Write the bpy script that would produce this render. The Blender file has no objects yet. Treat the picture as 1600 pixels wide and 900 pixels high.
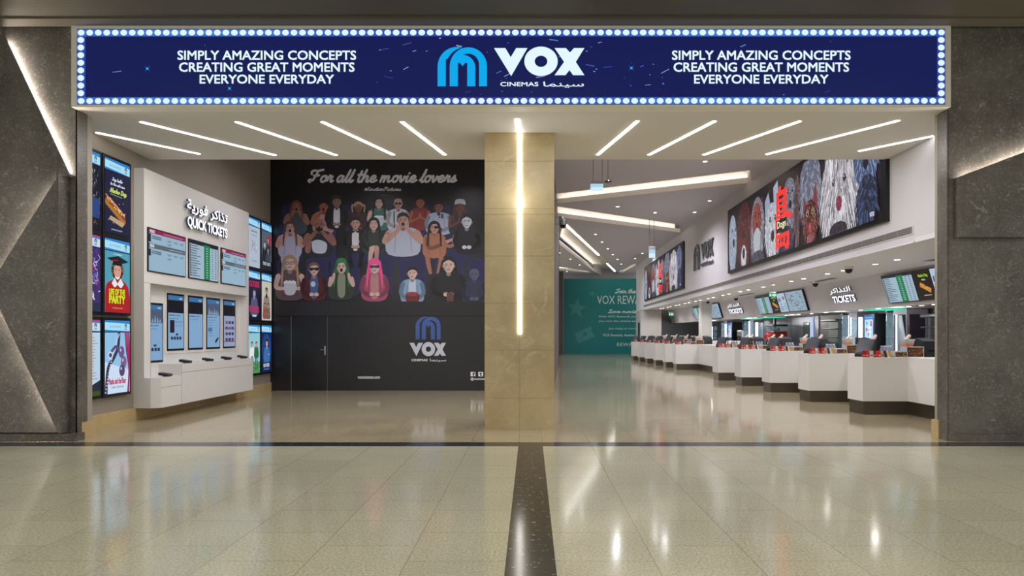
import bpy, bmesh, math, random
from mathutils import Vector, Matrix
from mathutils.geometry import delaunay_2d_cdt
random.seed(7)
SC = bpy.context.scene
C = SC.collection
PI = math.pi
# ------------------------------------------------------------ camera, world, exposure
F = 1066.667; CX = 829.0; CY = 522.0; CZ = 1.5
cd = bpy.data.cameras.new('camera'); cam = bpy.data.objects.new('camera', cd); C.objects.link(cam)
cam.location = (0, 0, CZ); cam.rotation_euler = (PI/2, 0, 0)
cd.lens = 24; cd.sensor_width = 36; cd.shift_x = -29/1600; cd.shift_y = 72/1600
cd.clip_end = 200; cd.clip_start = 0.05
SC.camera = cam
SC.view_settings.view_transform = 'Standard'; SC.view_settings.look = 'None'
SC.view_settings.gamma = 1; SC.view_settings.use_curve_mapping = False
SC.view_settings.exposure = 0.0
w = bpy.data.worlds.new('world'); SC.world = w; w.use_nodes = True
w.node_tree.nodes['Background'].inputs[0].default_value = (1.0, 0.97, 0.9, 1)
w.node_tree.nodes['Background'].inputs[1].default_value = 0.9

def lamp(kind, loc, power, color=(1,1,1), rot=(0,0,0), **k):
    l = bpy.data.lights.new(kind.lower()+'_light', kind); l.energy = power; l.color = color
    for a, b in k.items(): setattr(l, a, b)
    o = bpy.data.objects.new(kind.lower()+'_light', l); o.location = loc; o.rotation_euler = rot
    C.objects.link(o); return o
# unseen fill lamps added under the mall ceiling, out of view
for x in (-6.5, 0, 6.5):
    lamp('AREA', (x, 3.2, 5.78), 150, (1,.94,.82), shape='RECTANGLE', size=2.4, size_y=.5)
# lobby lamps: some at high-ceiling downlights, some moved clear of walls, others added without a fitting
for x, y in ((-4.5,15.0),(-1.8,15.3),(1.2,15.0),(4.2,15.2),(5.0,17.8),(2.2,18.6),(4.9,24.9),(3.0,24.0),(3.17,24.9),(4.76,26.1),(2.2,29.2),(3.02,31.8),(3.96,37.1),(5.0,42.4),(1.94,42.2),(6.31,39.2)):
    lamp('SPOT', (x, y, 6.12), 240, (.96,.94,1) if y < 30 else (.84,.89,1), spot_size=2.7, spot_blend=.7, shadow_soft_size=.05)
for x in (-4.9, -2.6, 1.9, 4.4):
    lamp('AREA', (x, 11.1, 4.655), 60, (1,.97,.95), shape='RECTANGLE', size=.08, size_y=2.0)

# ------------------------------------------------------------ colours, materials
def lin(c): return c/12.92 if c <= .04045 else ((c+.055)/1.055)**2.4
def H(h):
    h = h.lstrip('#'); return tuple(lin(int(h[i:i+2], 16)/255) for i in (0, 2, 4))
def RGB(r, g, b): return (lin(r/255), lin(g/255), lin(b/255))
MATS = {}
def mat(name, col=(.5,.5,.5), rough=.5, metal=0, emit=0, spec=.5, alpha=1, trans=0, coat=0):
    if name in MATS: return MATS[name]
    m = bpy.data.materials.new(name); m.use_nodes = True
    b = m.node_tree.nodes['Principled BSDF']
    b.inputs['Base Color'].default_value = (*col, 1); b.inputs['Roughness'].default_value = rough
    b.inputs['Metallic'].default_value = metal; b.inputs['Specular IOR Level'].default_value = spec
    b.inputs['Transmission Weight'].default_value = trans; b.inputs['Alpha'].default_value = alpha
    b.inputs['Coat Weight'].default_value = coat
    if emit:
        b.inputs['Base Color'].default_value = (0,0,0,1)
        b.inputs['Emission Color'].default_value = (*col, 1); b.inputs['Emission Strength'].default_value = emit
    # faint surface variation
    if not emit and not trans:
        nt = m.node_tree; n = nt.nodes.new('ShaderNodeTexNoise'); n.inputs['Scale'].default_value = 3
        mr = nt.nodes.new('ShaderNodeMapRange'); mr.inputs[3].default_value = max(0.02, rough-.04); mr.inputs[4].default_value = rough+.04
        nt.links.new(n.outputs[0], mr.inputs[0]); nt.links.new(mr.outputs[0], b.inputs['Roughness'])
    MATS[name] = m; return m
def ramp(nt, stops):
    r = nt.nodes.new('ShaderNodeValToRGB'); e = r.color_ramp.elements
    e[0].position, e[0].color = stops[0][0], (*stops[0][1], 1)
    e[1].position, e[1].color = stops[-1][0], (*stops[-1][1], 1)
    for p, c in stops[1:-1]:
        k = e.new(p); k.color = (*c, 1)
    return r
def stone(name, dark, light, vein, scale=1.0, rough=.3, vw=.02, amt=.8, v1=1, v3=0):
    m = bpy.data.materials.new(name); m.use_nodes = True; nt = m.node_tree
    b = nt.nodes['Principled BSDF']; tc = nt.nodes.new('ShaderNodeTexCoord')
    n1 = nt.nodes.new('ShaderNodeTexNoise'); n1.inputs['Scale'].default_value = 1.3*scale; n1.inputs['Detail'].default_value = 9; n1.inputs['Roughness'].default_value = .65
    r1 = ramp(nt, [(.3, dark), (.72, light)])
    nt.links.new(tc.outputs['Object'], n1.inputs['Vector']); nt.links.new(n1.outputs[0], r1.inputs[0])
    col = r1.outputs[0]
    for sc_, wd, am in ((2.2*scale, vw, amt*v1), (9*scale, vw*1.3, amt*.6), (22*scale, vw*1.6, amt*v3)):
        n2 = nt.nodes.new('ShaderNodeTexNoise'); n2.inputs['Scale'].default_value = sc_; n2.inputs['Detail'].default_value = 5; n2.inputs['Distortion'].default_value = 1.6
        nt.links.new(tc.outputs['Object'], n2.inputs['Vector'])
        r2 = ramp(nt, [(.5-wd, (0,0,0)), (.5, (1,1,1)), (.5+wd, (0,0,0))])
        nt.links.new(n2.outputs[0], r2.inputs[0])
        n3 = nt.nodes.new('ShaderNodeTexNoise'); n3.inputs['Scale'].default_value = 1.7*sc_; n3.inputs['Detail'].default_value = 3
        nt.links.new(tc.outputs['Object'], n3.inputs['Vector'])
        r3 = ramp(nt, [(.5, (0,0,0)), (.72, (am,am,am))]); nt.links.new(n3.outputs[0], r3.inputs[0])
        mu = nt.nodes.new('ShaderNodeMath'); mu.operation = 'MULTIPLY'
        nt.links.new(r2.outputs[0], mu.inputs[0]); nt.links.new(r3.outputs[0], mu.inputs[1])
        mx = nt.nodes.new('ShaderNodeMixRGB'); nt.links.new(mu.outputs[0], mx.inputs[0]); nt.links.new(col, mx.inputs[1])
        mx.inputs[2].default_value = (*vein, 1); col = mx.outputs[0]
    nt.links.new(col, b.inputs['Base Color']); b.inputs['Roughness'].default_value = rough
    return m
def floor_mat(name, c1, c2, rough):
    m = bpy.data.materials.new(name); m.use_nodes = True; nt = m.node_tree; L = nt.links
    b = nt.nodes['Principled BSDF']; tc = nt.nodes.new('ShaderNodeTexCoord')
    sp = nt.nodes.new('ShaderNodeSeparateXYZ'); L.new(tc.outputs['Object'], sp.inputs[0])
    ab = nt.nodes.new('ShaderNodeMath'); ab.operation = 'ABSOLUTE'; L.new(sp.outputs[0], ab.inputs[0])
    su = nt.nodes.new('ShaderNodeMath'); su.operation = 'SUBTRACT'; L.new(ab.outputs[0], su.inputs[0]); su.inputs[1].default_value = .1625-.654*40
    sy = nt.nodes.new('ShaderNodeMath'); sy.operation = 'SUBTRACT'; L.new(sp.outputs[1], sy.inputs[0]); sy.inputs[1].default_value = 4.835-.654*30
    cb = nt.nodes.new('ShaderNodeCombineXYZ'); L.new(sy.outputs[0], cb.inputs[0]); L.new(su.outputs[0], cb.inputs[1])
    br = nt.nodes.new('ShaderNodeTexBrick'); br.offset = .5; br.inputs['Scale'].default_value = 1
    br.inputs['Brick Width'].default_value = .654; br.inputs['Row Height'].default_value = .654
    br.inputs['Mortar Size'].default_value = .0022; br.inputs['Mortar Smooth'].default_value = .1
    br.inputs['Color1'].default_value = (1,1,1,1); br.inputs['Color2'].default_value = (.93,.93,.93,1); br.inputs['Mortar'].default_value = (.42,.4,.36,1)
    L.new(cb.outputs[0], br.inputs['Vector'])
    n = nt.nodes.new('ShaderNodeTexNoise'); n.inputs['Scale'].default_value = 55; n.inputs['Detail'].default_value = 4; L.new(tc.outputs['Object'], n.inputs['Vector'])
    r = ramp(nt, [(.35, c1), (.65, c2)]); L.new(n.outputs[0], r.inputs[0])
    n2 = nt.nodes.new('ShaderNodeTexNoise'); n2.inputs['Scale'].default_value = .7; n2.inputs['Detail'].default_value = 3; L.new(tc.outputs['Object'], n2.inputs['Vector'])
    r2 = ramp(nt, [(.3, (.9,.9,.9)), (.7, (1.04,1.03,1))]); L.new(n2.outputs[0], r2.inputs[0])
    col = r.outputs[0]
    for s in (r2.outputs[0], br.outputs['Color']):
        mx = nt.nodes.new('ShaderNodeMixRGB'); mx.blend_type = 'MULTIPLY'; mx.inputs[0].default_value = 1
        L.new(col, mx.inputs[1]); L.new(s, mx.inputs[2]); col = mx.outputs[0]
    L.new(col, b.inputs['Base Color']); b.inputs['Roughness'].default_value = rough
    b.inputs['IOR'].default_value = 1.55
    return m
def granite(name):
    m = bpy.data.materials.new(name); m.use_nodes = True; nt = m.node_tree; L = nt.links
    b = nt.nodes['Principled BSDF']; tc = nt.nodes.new('ShaderNodeTexCoord')
    mp = nt.nodes.new('ShaderNodeMapping'); mp.inputs['Scale'].default_value = (1, 1, 1); L.new(tc.outputs['Object'], mp.inputs[0])
    v = nt.nodes.new('ShaderNodeTexNoise'); v.inputs['Scale'].default_value = 24; v.inputs['Detail'].default_value = 3; L.new(mp.outputs[0], v.inputs['Vector'])
    r = ramp(nt, [(.0, H('#131315')), (.63, H('#26262a')), (.68, H('#8f8a82'))]); L.new(v.outputs[0], r.inputs[0])
    L.new(r.outputs[0], b.inputs['Base Color']); b.inputs['Roughness'].default_value = .14
    return m
def attr_mat(name, emit=0, rough=.5):
    m = bpy.data.materials.new(name); m.use_nodes = True; nt = m.node_tree
    b = nt.nodes['Principled BSDF']; a = nt.nodes.new('ShaderNodeAttribute'); a.attribute_name = 'ink'
    if emit:
        b.inputs['Base Color'].default_value = (.005,.005,.005,1); nt.links.new(a.outputs['Color'], b.inputs['Emission Color'])
        b.inputs['Emission Strength'].default_value = emit; b.inputs['Roughness'].default_value = .35; b.inputs['Specular IOR Level'].default_value = .12
    else:
        nt.links.new(a.outputs['Color'], b.inputs['Base Color']); b.inputs['Roughness'].default_value = rough
    return m
M_STONE = stone('dark_veined_stone', H('#423f3b'), H('#706c65'), H('#cbc6ba'), 1.0, .36, .014, 1, .5, 1)
M_CREAM = stone('cream_marble', H('#a8946c'), H('#cdbb94'), H('#dccfae'), .55, .22, .04, .5)
M_SKIRT = stone('beige_marble', H('#b39a6c'), H('#cbb68a'), H('#d8c7a0'), .8, .3, .03, .3)
M_FMALL = floor_mat('mall_floor_tile', H('#aeaa93'), H('#d0ceb8'), .11)
M_FIN = floor_mat('lobby_floor_tile', H('#a1957a'), H('#b7ab8f'), .09)
M_GRAN = granite('black_granite')
M_CEIL = mat('white_ceiling_paint', H('#c9c6d0'), .85)
M_SOFF = mat('soffit_paint', H('#d9d7d2'), .8)
M_MALLC = mat('olive_brown_ceiling', H('#5a5240'), .6)
M_TAUPE = mat('taupe_paint', H('#8f867c'), .7)
M_WALL = mat('warm_white_wall', H('#cfccd2'), .75)
M_WHITE = mat('white_solid_surface', H('#dfdddb'), .4)
M_SIGNF = mat('cream_frame_paint', H('#e2dfd2'), .5)
M_BLACK = mat('black_plastic', H('#111114'), .35)
M_DGREY = mat('dark_grey_plastic', H('#2b2c30'), .4)
M_BRONZE = mat('brushed_bronze', H('#6e655b'), .32, .85)
M_STEEL = mat('brushed_steel', H('#b5b5b8'), .3, .95)
M_LETTER = mat('grey_letter_metal', H('#4e4e54'), .4, .4)
M_PRINT = attr_mat('printed_vinyl', 0, .42)
M_SCREEN = attr_mat('lit_screen', 1.0)
M_LED = mat('white_led', (1,.97,.92), emit=9)
M_LEDW = mat('warm_led', (1,.9,.78), emit=17)
M_DOWN = mat('downlight_lens', (1,.96,.9), emit=7)
M_LETW = mat('lit_letter_face', H('#f4f6ff'), emit=1.5)
M_GLASS = mat('clear_glass', (.9,.95,.97), .05, trans=.9)

# ------------------------------------------------------------ object helpers
ORI = {}
def empty(name, loc, label, cat, group=None):
    o = bpy.data.objects.new(name, None); C.objects.link(o); o.location = loc; ORI[o.name] = Vector(loc)
    o.empty_display_size = .1; o['label'] = label; o['category'] = cat
    if group: o['group'] = group
    return o
def link(name, me, m, parent=None, label=None, cat=None, group=None, kind=None, base=None):
    o = bpy.data.objects.new(name, me); C.objects.link(o)
    if m is not None and not me.materials: me.materials.append(m)
    if parent is not None:
        g = ORI[parent.name]; o.parent = parent
    else:
        if base is None:
            if len(me.vertices):
                xs = [v.co for v in me.vertices]
                base = Vector(((min(v.x for v in xs)+max(v.x for v in xs))/2, (min(v.y for v in xs)+max(v.y for v in xs))/2, min(v.z for v in xs)))
            else: base = Vector()
            if kind == 'structure': base = Vector()
        g = Vector(base); o.location = g
    ORI[o.name] = g
    me.transform(Matrix.Translation(-g))
    if label: o['label'] = label
    if cat: o['category'] = cat
    if group: o['group'] = group
    if kind: o['kind'] = kind
    return o
class MB:
    def __init__(s): s.v = []; s.f = []; s.sm = []
    def add(s, vs, fs, smooth=False):
        n = len(s.v); s.v += [tuple(p) for p in vs]
        for f in fs: s.f.append(tuple(n+i for i in f)); s.sm.append(smooth)
        return s
    def box(s, x0, x1, y0, y1, z0, z1):
        return s.add([(x,y,z) for z in (z0,z1) for y in (y0,y1) for x in (x0,x1)],
            [(0,2,3,1),(4,5,7,6),(0,1,5,4),(2,6,7,3),(0,4,6,2),(1,3,7,5)])
    def rbox(s, x0, x1, y0, y1, z0, z1, r=.01):
        bm = bmesh.new(); bmesh.ops.create_cube(bm, size=1)
        for v in bm.verts: v.co = ((x0+x1)/2+v.co.x*(x1-x0), (y0+y1)/2+v.co.y*(y1-y0), (z0+z1)/2+v.co.z*(z1-z0))
        bmesh.ops.bevel(bm, geom=bm.edges[:], offset=r, segments=2, affect='EDGES', profile=.6)
        bm.verts.index_update(); s.add([v.co for v in bm.verts], [[v.index for v in f.verts] for f in bm.faces]); bm.free(); return s
    def prism(s, pts, z0, z1):
        n = len(pts); a = sum(pts[i][0]*pts[(i+1)%n][1]-pts[(i+1)%n][0]*pts[i][1] for i in range(n))
        if a < 0: pts = pts[::-1]
        vs = [(x,y,z0) for x,y in pts]+[(x,y,z1) for x,y in pts]
        return s.add(vs, [tuple(range(n))[::-1], tuple(range(n,2*n))]+[(i,(i+1)%n,n+(i+1)%n,n+i) for i in range(n)])
    def slab(s, O, U, V, N, pts, t0, t1):      # polygon in plane (O,U,V) extruded along N
        n = len(pts); O, U, V, N = map(Vector, (O, U, V, N))
        vs = [O+U*a+V*b+N*t0 for a,b in pts]+[O+U*a+V*b+N*t1 for a,b in pts]
        return s.add(vs, [tuple(range(n))[::-1], tuple(range(n,2*n))]+[(i,(i+1)%n,n+(i+1)%n,n+i) for i in range(n)])
    def quad(s, *p): return s.add(p, [tuple(range(len(p)))])
    def tube(s, path, r, seg=8, cap=True):
        path = [Vector(p) for p in path]; n = len(path); vs = []; fs = []
        rr = r if isinstance(r, (list, tuple)) else [r]*n
        for i, p in enumerate(path):
            d = (path[min(i+1,n-1)]-path[max(i-1,0)]).normalized()
            a = d.cross(Vector((0,0,1)) if abs(d.z) < .9 else Vector((1,0,0))).normalized(); b = d.cross(a)
            for k in range(seg):
                t = 2*PI*k/seg; vs.append(p+a*math.cos(t)*rr[i]+b*math.sin(t)*rr[i])
        for i in range(n-1):
            for k in range(seg):
                fs.append((i*seg+k, (i+1)*seg+k, (i+1)*seg+(k+1)%seg, i*seg+(k+1)%seg))
        if cap: fs += [tuple(range(seg)), tuple(range((n-1)*seg, n*seg))[::-1]]
        return s.add(vs, fs, True)
    def lathe(s, cx, cy, prof, seg=16):
        vs = [(cx+r*math.cos(2*PI*k/seg), cy+r*math.sin(2*PI*k/seg), z) for r,z in prof for k in range(seg)]
        n = len(prof); fs = [(i*seg+k, i*seg+(k+1)%seg, (i+1)*seg+(k+1)%seg, (i+1)*seg+k) for i in range(n-1) for k in range(seg)]
        fs += [tuple(range(seg))[::-1], tuple(range((n-1)*seg, n*seg))]
        return s.add(vs, fs, True)
    def mesh(s, name):
        me = bpy.data.meshes.new(name); me.from_pydata(s.v, [], s.f); me.update()
        for p, q in zip(me.polygons, s.sm): p.use_smooth = q
        if any(s.sm): me.set_sharp_from_angle(angle=math.radians(40))
        return me
    def build(s, name, m, parent=None, **k): return link(name, s.mesh(name), m, parent, **k)
def structure(name, mb, m): return mb.build(name, m, kind='structure')
def copy_tree(o, parent=None, label=None, group=None, loc=None, rz=None, name=None):
    c = o.copy(); C.objects.link(c)
    if parent is not None: c.parent = parent
    for ch in list(o.children): copy_tree(ch, c)
    if label: c['label'] = label
    if group: c['group'] = group
    if loc is not None: c.location = loc
    if rz is not None: c.rotation_euler = (0,0,rz)
    return c
PROTO = {}
def place(key, maker, loc, rz, label, group):
    """first call moves the prototype itself, later calls copy it with its parts"""
    if key not in PROTO:
        o = maker(); PROTO[key] = o; o.location = loc; o.rotation_euler = (0,0,rz); o['label'] = label
        if group: o['group'] = group
        return o
    return copy_tree(PROTO[key], None, label, group, loc, rz)

# ------------------------------------------------------------ text and flat print
TC = {}
def text_polys(s, bold=0.0):
    k = (s, bold)
    if k in TC: return TC[k]
    c = bpy.data.curves.new('t', 'FONT'); c.body = s; c.offset = bold; c.resolution_u = 3
    o = bpy.data.objects.new('t', c); C.objects.link(o); dg = bpy.context.evaluated_depsgraph_get()
    ev = o.evaluated_get(dg); m = ev.to_mesh()
    vs = [(v.co.x, v.co.y) for v in m.vertices]; fs = [tuple(p.vertices) for p in m.polygons]
    bx = (min(v[0] for v in vs), max(v[0] for v in vs), min(v[1] for v in vs), max(v[1] for v in vs))
    ev.to_mesh_clear(); bpy.data.objects.remove(o); bpy.data.curves.remove(c)
    TC[k] = (vs, fs, bx); return TC[k]
def smooth(pts, n=5):
    if len(pts) < 3: return pts
    out = []
    for i in range(len(pts)-1):
        p0, p1, p2, p3 = pts[max(i-1,0)], pts[i], pts[i+1], pts[min(i+2, len(pts)-1)]
        for k in range(n):
            t = k/n
            out.append(tuple(.5*((2*p1[j])+(-p0[j]+p2[j])*t+(2*p0[j]-5*p1[j]+4*p2[j]-p3[j])*t*t+(-p0[j]+3*p1[j]-3*p2[j]+p3[j])*t**3) for j in (0,1)))
    return out+[pts[-1]]
# monoline script letters: advance, strokes
G = {
 'F':(.62,[[(.0,.0),(-.1,.1),(-.02,.2),(.12,.12),(.2,.3),(.28,.6),(.34,.88)],[(-.02,.62),(-.06,.8),(.06,.9),(.3,.88),(.62,.96)],[(.14,.5),(.3,.48),(.46,.54)]]),
 'o':(.42,[[(.3,.48),(.1,.44),(.03,.2),(.12,.02),(.28,.08),(.34,.3),(.27,.48),(.3,.36),(.44,.38)]]),
 'r':(.36,[[(.0,.1),(.1,.45),(.12,.52),(.16,.42),(.28,.44),(.22,.2),(.26,.03),(.38,.1)]]),
 'a':(.46,[[(.32,.44),(.16,.5),(.03,.3),(.04,.08),(.16,.02),(.28,.2),(.34,.46)],[(.34,.46),(.3,.12),(.36,.02),(.48,.12)]]),
 'l':(.26,[[(-.02,.12),(.14,.5),(.2,.95)],[(.2,.95),(.08,.3),(.1,.04),(.18,.02),(.28,.14)]]),
 't':(.3,[[(.16,.86),(.08,.3),(.1,.04),(.2,.02),(.32,.14)],[(.0,.56),(.3,.58)]]),
 'h':(.5,[[(.14,.95),(.05,.4),(.02,.02)],[(.04,.2),(.16,.42),(.28,.48),(.33,.36),(.29,.1),(.36,.02),(.5,.12)]]),
 'e':(.4,[[(.05,.22),(.22,.26),(.3,.4),(.2,.5),(.06,.36),(.04,.1),(.16,.02),(.3,.06),(.42,.16)]]),
 'm':(.72,[[(.06,.48),(.02,.02)],[(.04,.22),(.16,.44),(.25,.44),(.25,.2),(.22,.02)],[(.25,.22),(.37,.44),(.48,.44),(.48,.26),(.46,.1),(.54,.02),(.7,.12)]]),
 'n':(.5,[[(.06,.48),(.02,.02)],[(.04,.22),(.16,.44),(.28,.46),(.29,.26),(.27,.1),(.34,.02),(.5,.12)]]),
 'v':(.42,[[(.0,.4),(.07,.48),(.1,.2),(.14,.02),(.26,.18),(.32,.44),(.3,.36),(.44,.38)]]),
 'i':(.26,[[(.08,.48),(.04,.12),(.1,.02),(.26,.12)],[(.12,.68),(.13,.7)]]),
 's':(.36,[[(.0,.08),(.14,.3),(.22,.5),(.22,.38),(.3,.22),(.24,.04),(.08,.04)],[(.24,.04),(.38,.14)]]),
 'E':(.56,[[(.46,.78),(.3,.92),(.14,.78),(.2,.56),(.34,.5),(.12,.42),(.04,.2),(.14,.02),(.34,.04),(.5,.2)]]),
 'P':(.58,[[(.24,.8),(.14,.3),(.08,.02)],[(-.02,.62),(.06,.86),(.34,.94),(.52,.78),(.42,.52),(.22,.42)]]),
 'c':(.38,[[(.3,.4),(.2,.5),(.05,.34),(.05,.1),(.16,.02),(.28,.06),(.4,.16)]]),
 'u':(.48,[[(.06,.48),(.03,.16),(.12,.02),(.26,.14),(.34,.48)],[(.34,.48),(.3,.12),(.36,.02),(.48,.12)]]),
 'J':(.5,[[(.06,.66),(.06,.86),(.3,.88),(.5,.96)],[(.36,.88),(.28,.3),(.18,.02),(.0,-.02),(-.06,.14),(.1,.24)]]),
 'L':(.52,[[(.1,.6),(.06,.82),(.26,.96),(.36,.8),(.24,.4),(.14,.12),(.0,.0),(-.06,.1),(.06,.16),(.26,.02),(.44,.02),(.54,.16)]]),
 'S':(.5,[[(.44,.76),(.34,.94),(.14,.84),(.18,.6),(.34,.4),(.3,.1),(.08,.0),(-.06,.14)]]),
 'y':(.44,[[(.06,.48),(.05,.2),(.14,.1),(.28,.2),(.34,.48),(.24,-.1),(.1,-.3),(.0,-.2),(.2,-.02),(.44,.14)]]),
 'w':(.6,[[(.04,.46),(.04,.12),(.12,.02),(.26,.2),(.28,.46),(.26,.12),(.34,.02),(.48,.2),(.5,.44),(.6,.4)]]),
 'N':(.62,[[(.0,.0),(.1,.4),(.18,.9),(.3,.4),(.38,.02),(.46,.5),(.6,.94)]]),
 'D':(.6,[[(.2,.88),(.12,.3),(.06,.04),(.3,.02),(.5,.26),(.5,.66),(.3,.9),(.02,.8)]]),
 'g':(.46,[[(.32,.44),(.14,.5),(.03,.3),(.1,.08),(.26,.14),(.34,.46),(.26,-.06),(.14,-.28),(.0,-.2),(.2,-.04),(.46,.14)]]),
 '-':(.3,[[(.04,.26),(.24,.28)]]), ' ':(.26,[]),
 '#':(.5,[[(.1,.02),(.2,.66)],[(.28,.02),(.38,.66)],[(.02,.24),(.44,.26)],[(.06,.46),(.48,.48)]]),
}
class Art:
    """flat print or screen picture: coloured shapes laid on one surface"""
    def __init__(s, fn, N): s.fn = fn; s.N = Vector(N); s.v = []; s.f = []; s.c = []; s.k = 0; s.step = .00004; s.inc = .05; s.clip = None
    def cl(s, a, b):
        if not s.clip: return a, b
        c = s.clip; return min(max(a,c[0]),c[2]), min(max(b,c[1]),c[3])
    def _add(s, pts, faces, col):
        s.k += 1; n = len(s.v)
        for a, b in pts: s.v.append(tuple(Vector(s.fn(*s.cl(a, b)))+s.N*(s.step*s.k)))
        for f in faces: s.f.append(tuple(n+i for i in f)); s.c.append(col)
    def poly(s, pts, col): s._add(pts, [tuple(range(len(pts)))], col)
    def rect(s, x0, y0, x1, y1, col): s.poly([(x0,y0),(x1,y0),(x1,y1),(x0,y1)], col)
    def ell(s, cx, cy, rx, ry, col, n=18, rot=0, a0=0, a1=2*PI):
        ps = []
        full = a1-a0 > 6.2
        for i in range(n if full else n+1):
            t = a0+(a1-a0)*i/n; x, y = rx*math.cos(t), ry*math.sin(t)
            ps.append((cx+x*math.cos(rot)-y*math.sin(rot), cy+x*math.sin(rot)+y*math.cos(rot)))
        s.poly(ps, col)
    def rrect(s, x0, y0, x1, y1, r, col):
        if x0 > x1: x0, x1 = x1, x0
        if y0 > y1: y0, y1 = y1, y0
        ps = []
        for cx, cy, a in ((x1-r,y1-r,0),(x0+r,y1-r,PI/2),(x0+r,y0+r,PI),(x1-r,y0+r,1.5*PI)):
            ps += [(cx+r*math.cos(a+t*PI/8), cy+r*math.sin(a+t*PI/8)) for t in range(5)]
        s.poly(ps, col)
    def stroke(s, pts, wd, col, sm=True, w1=None):
        if sm: pts = smooth(pts)
        n = len(pts); w1 = wd if w1 is None else w1; s.k += s.inc*2
        def put(ps):
            s.k += s.inc; q = len(s.v)
            for a, b in ps: s.v.append(tuple(Vector(s.fn(*s.cl(a, b)))+s.N*(s.step*s.k)))
            s.f.append(tuple(range(q, q+len(ps)))); s.c.append(col)
        for i in range(n):
            h = (wd+(w1-wd)*i/max(1,n-1))/2; h2 = (wd+(w1-wd)*(i+1)/max(1,n-1))/2
            if n > 2 or i in (0, n-1) and sm: put([(pts[i][0]+h*math.cos(k*PI/4+.3), pts[i][1]+h*math.sin(k*PI/4+.3)) for k in range(8)])
            if i < n-1:
                a, b = pts[i], pts[i+1]; dx, dy = b[0]-a[0], b[1]-a[1]; l = math.hypot(dx,dy)
                if l < 1e-9: continue
                nx, ny = -dy/l, dx/l
                put([(a[0]+nx*h,a[1]+ny*h),(a[0]-nx*h,a[1]-ny*h),(b[0]-nx*h2,b[1]-ny*h2),(b[0]+nx*h2,b[1]+ny*h2)])
    def text(s, t, x0, y0, x1, y1, col, bold=.02, shear=0):
        vs, fs, b = text_polys(t, 0)
        sx = (x1-x0)/(b[1]-b[0]); sy = (y1-y0)/(b[3]-b[2])
        e = bold*.55*abs(sy)
        for ex, ey in (((0,0),) if bold <= 0 else ((e,e),(-e,e),(e,-e),(-e,-e),(0,0))):
            s._add([(x0+(v[0]-b[0])*sx+ex, y0+(v[1]-b[2])*sy+ey) for v in vs], fs, col); s.k -= .8
    def textw(s, t, x0, y0, h, col, bold=.02, wf=1.0, flip=1):  # natural width at cap height h; y0 baseline
        vs, fs, b = text_polys(t, bold); k = h/.7
        s._add([(x0+(v[0]-b[0])*k*wf, y0+v[1]*k*flip) for v in vs], fs, col); return (b[1]-b[0])*k*wf
    def script(s, t, x0, y0, x1, h, col, wd=.1, slant=.32, flip=1):
        tot = sum(G[c][0] for c in t)+.1; sx = (x1-x0)/tot; x = 0
        for c in t:
            for st in G[c][1]:
                s.stroke([(x0+(x+px+slant*py*h/abs(sx))*sx, y0+flip*py*h) for px,py in st], wd*h, col)
            x += G[c][0]
    def logo_m(s, x0, y0, x1, y1, col, bg):   # arch emblem; box given bottom-left to top-right
        W = x1-x0; Hh = y1-y0
        def P(u, v): return (x0+u*W, y0+v*Hh)
        def arch(a, b, top, c, cut=None):
            m = (a+b)/2; r = (b-a)/2; ry = r*W/abs(Hh)*1.02
            s.poly([P(a,0)]+[P(m-r*math.cos(t*PI/16), top-ry+ry*math.sin(t*PI/16)) for t in range(17)]+[P(b,0)], c)
        arch(0, .78, 1.0, col); arch(.165, .95, .985, bg); arch(.165, .23, .7, bg)
        arch(.245, 1.0, .99, col); arch(.4, .84, .83, bg)
        arch(.245, .765, .80, col)
        s.poly([P(.41,0),P(.41,.59),P(.45,.6),P(.505,.51),P(.56,.6),P(.60,.59),P(.60,0)], bg)
        s.poly([P(.765,0),P(.765,.52),P(.84,.52),P(.84,0)], bg)
        s.poly([P(.165,0),P(.165,.5),P(.245,.5),P(.245,0)], bg)
    def logo_v(s, x0, y0, x1, y1, col, bg):   # the heavy wordmark
        W = x1-x0; Hh = y1-y0
        def P(u, v): return (x0+u*W, y0+v*Hh)
        s.poly([P(0,.95),P(.125,.95),P(.185,.64),P(.245,.95),P(.37,.95),P(.19,0)], col)
        s.poly([P(.67,.95),P(.795,.95),P(.84,.80),P(.885,.95),P(1,.95),P(.905,.48),P(1,.03),P(.875,.03),P(.835,.2),P(.79,.03),P(.67,.03),P(.775,.48)], col)
        s.poly([P(.52+.2*math.cos(t*PI/16), .5+.52*math.sin(t*PI/16)) for t in range(32)], bg)
        s.poly([P(.52+.185*math.cos(t*PI/16), .5+.5*math.sin(t*PI/16)) for t in range(32)], col)
        s.poly([P(.52+.07*math.cos(t*PI/16), .5+.19*math.sin(t*PI/16)) for t in range(32)], bg)
    def build(s, name, m, parent=None, **k):
        me = bpy.data.meshes.new(name); me.from_pydata(s.v, [], s.f); me.update()
        a = me.color_attributes.new('ink', 'FLOAT_COLOR', 'CORNER'); i = 0; buf = []
        for f, c in zip(s.f, s.c):
            for _ in f: buf += [*c, 1]
        a.data.foreach_set('color', buf)
        # every face must look towards N
        if len(me.polygons):
            bm = bmesh.new(); bm.from_mesh(me)
            for fc in bm.faces:
                if fc.normal.dot(s.N) < 0: fc.normal_flip()
            bm.to_mesh(me); bm.free()
        return link(name, me, m, parent, **k)
AR_CINEMA = "\ufe8e\ufee4\ufee8\ufef4\ufeb3"
AR_QUICK = "\ufe94\ufef3\ufead\ufeee\ufed3 \ufeae\ufedb\ufe8d\ufeac\ufe97"
AR_TICK = "\ufeae\ufedb\ufe8d\ufeac\ufe98\ufedf\ufe8d"
def pxplane(d): return lambda px, py: ((px-CX)*d/F, d, CZ+(CY-py)*d/F)

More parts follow.
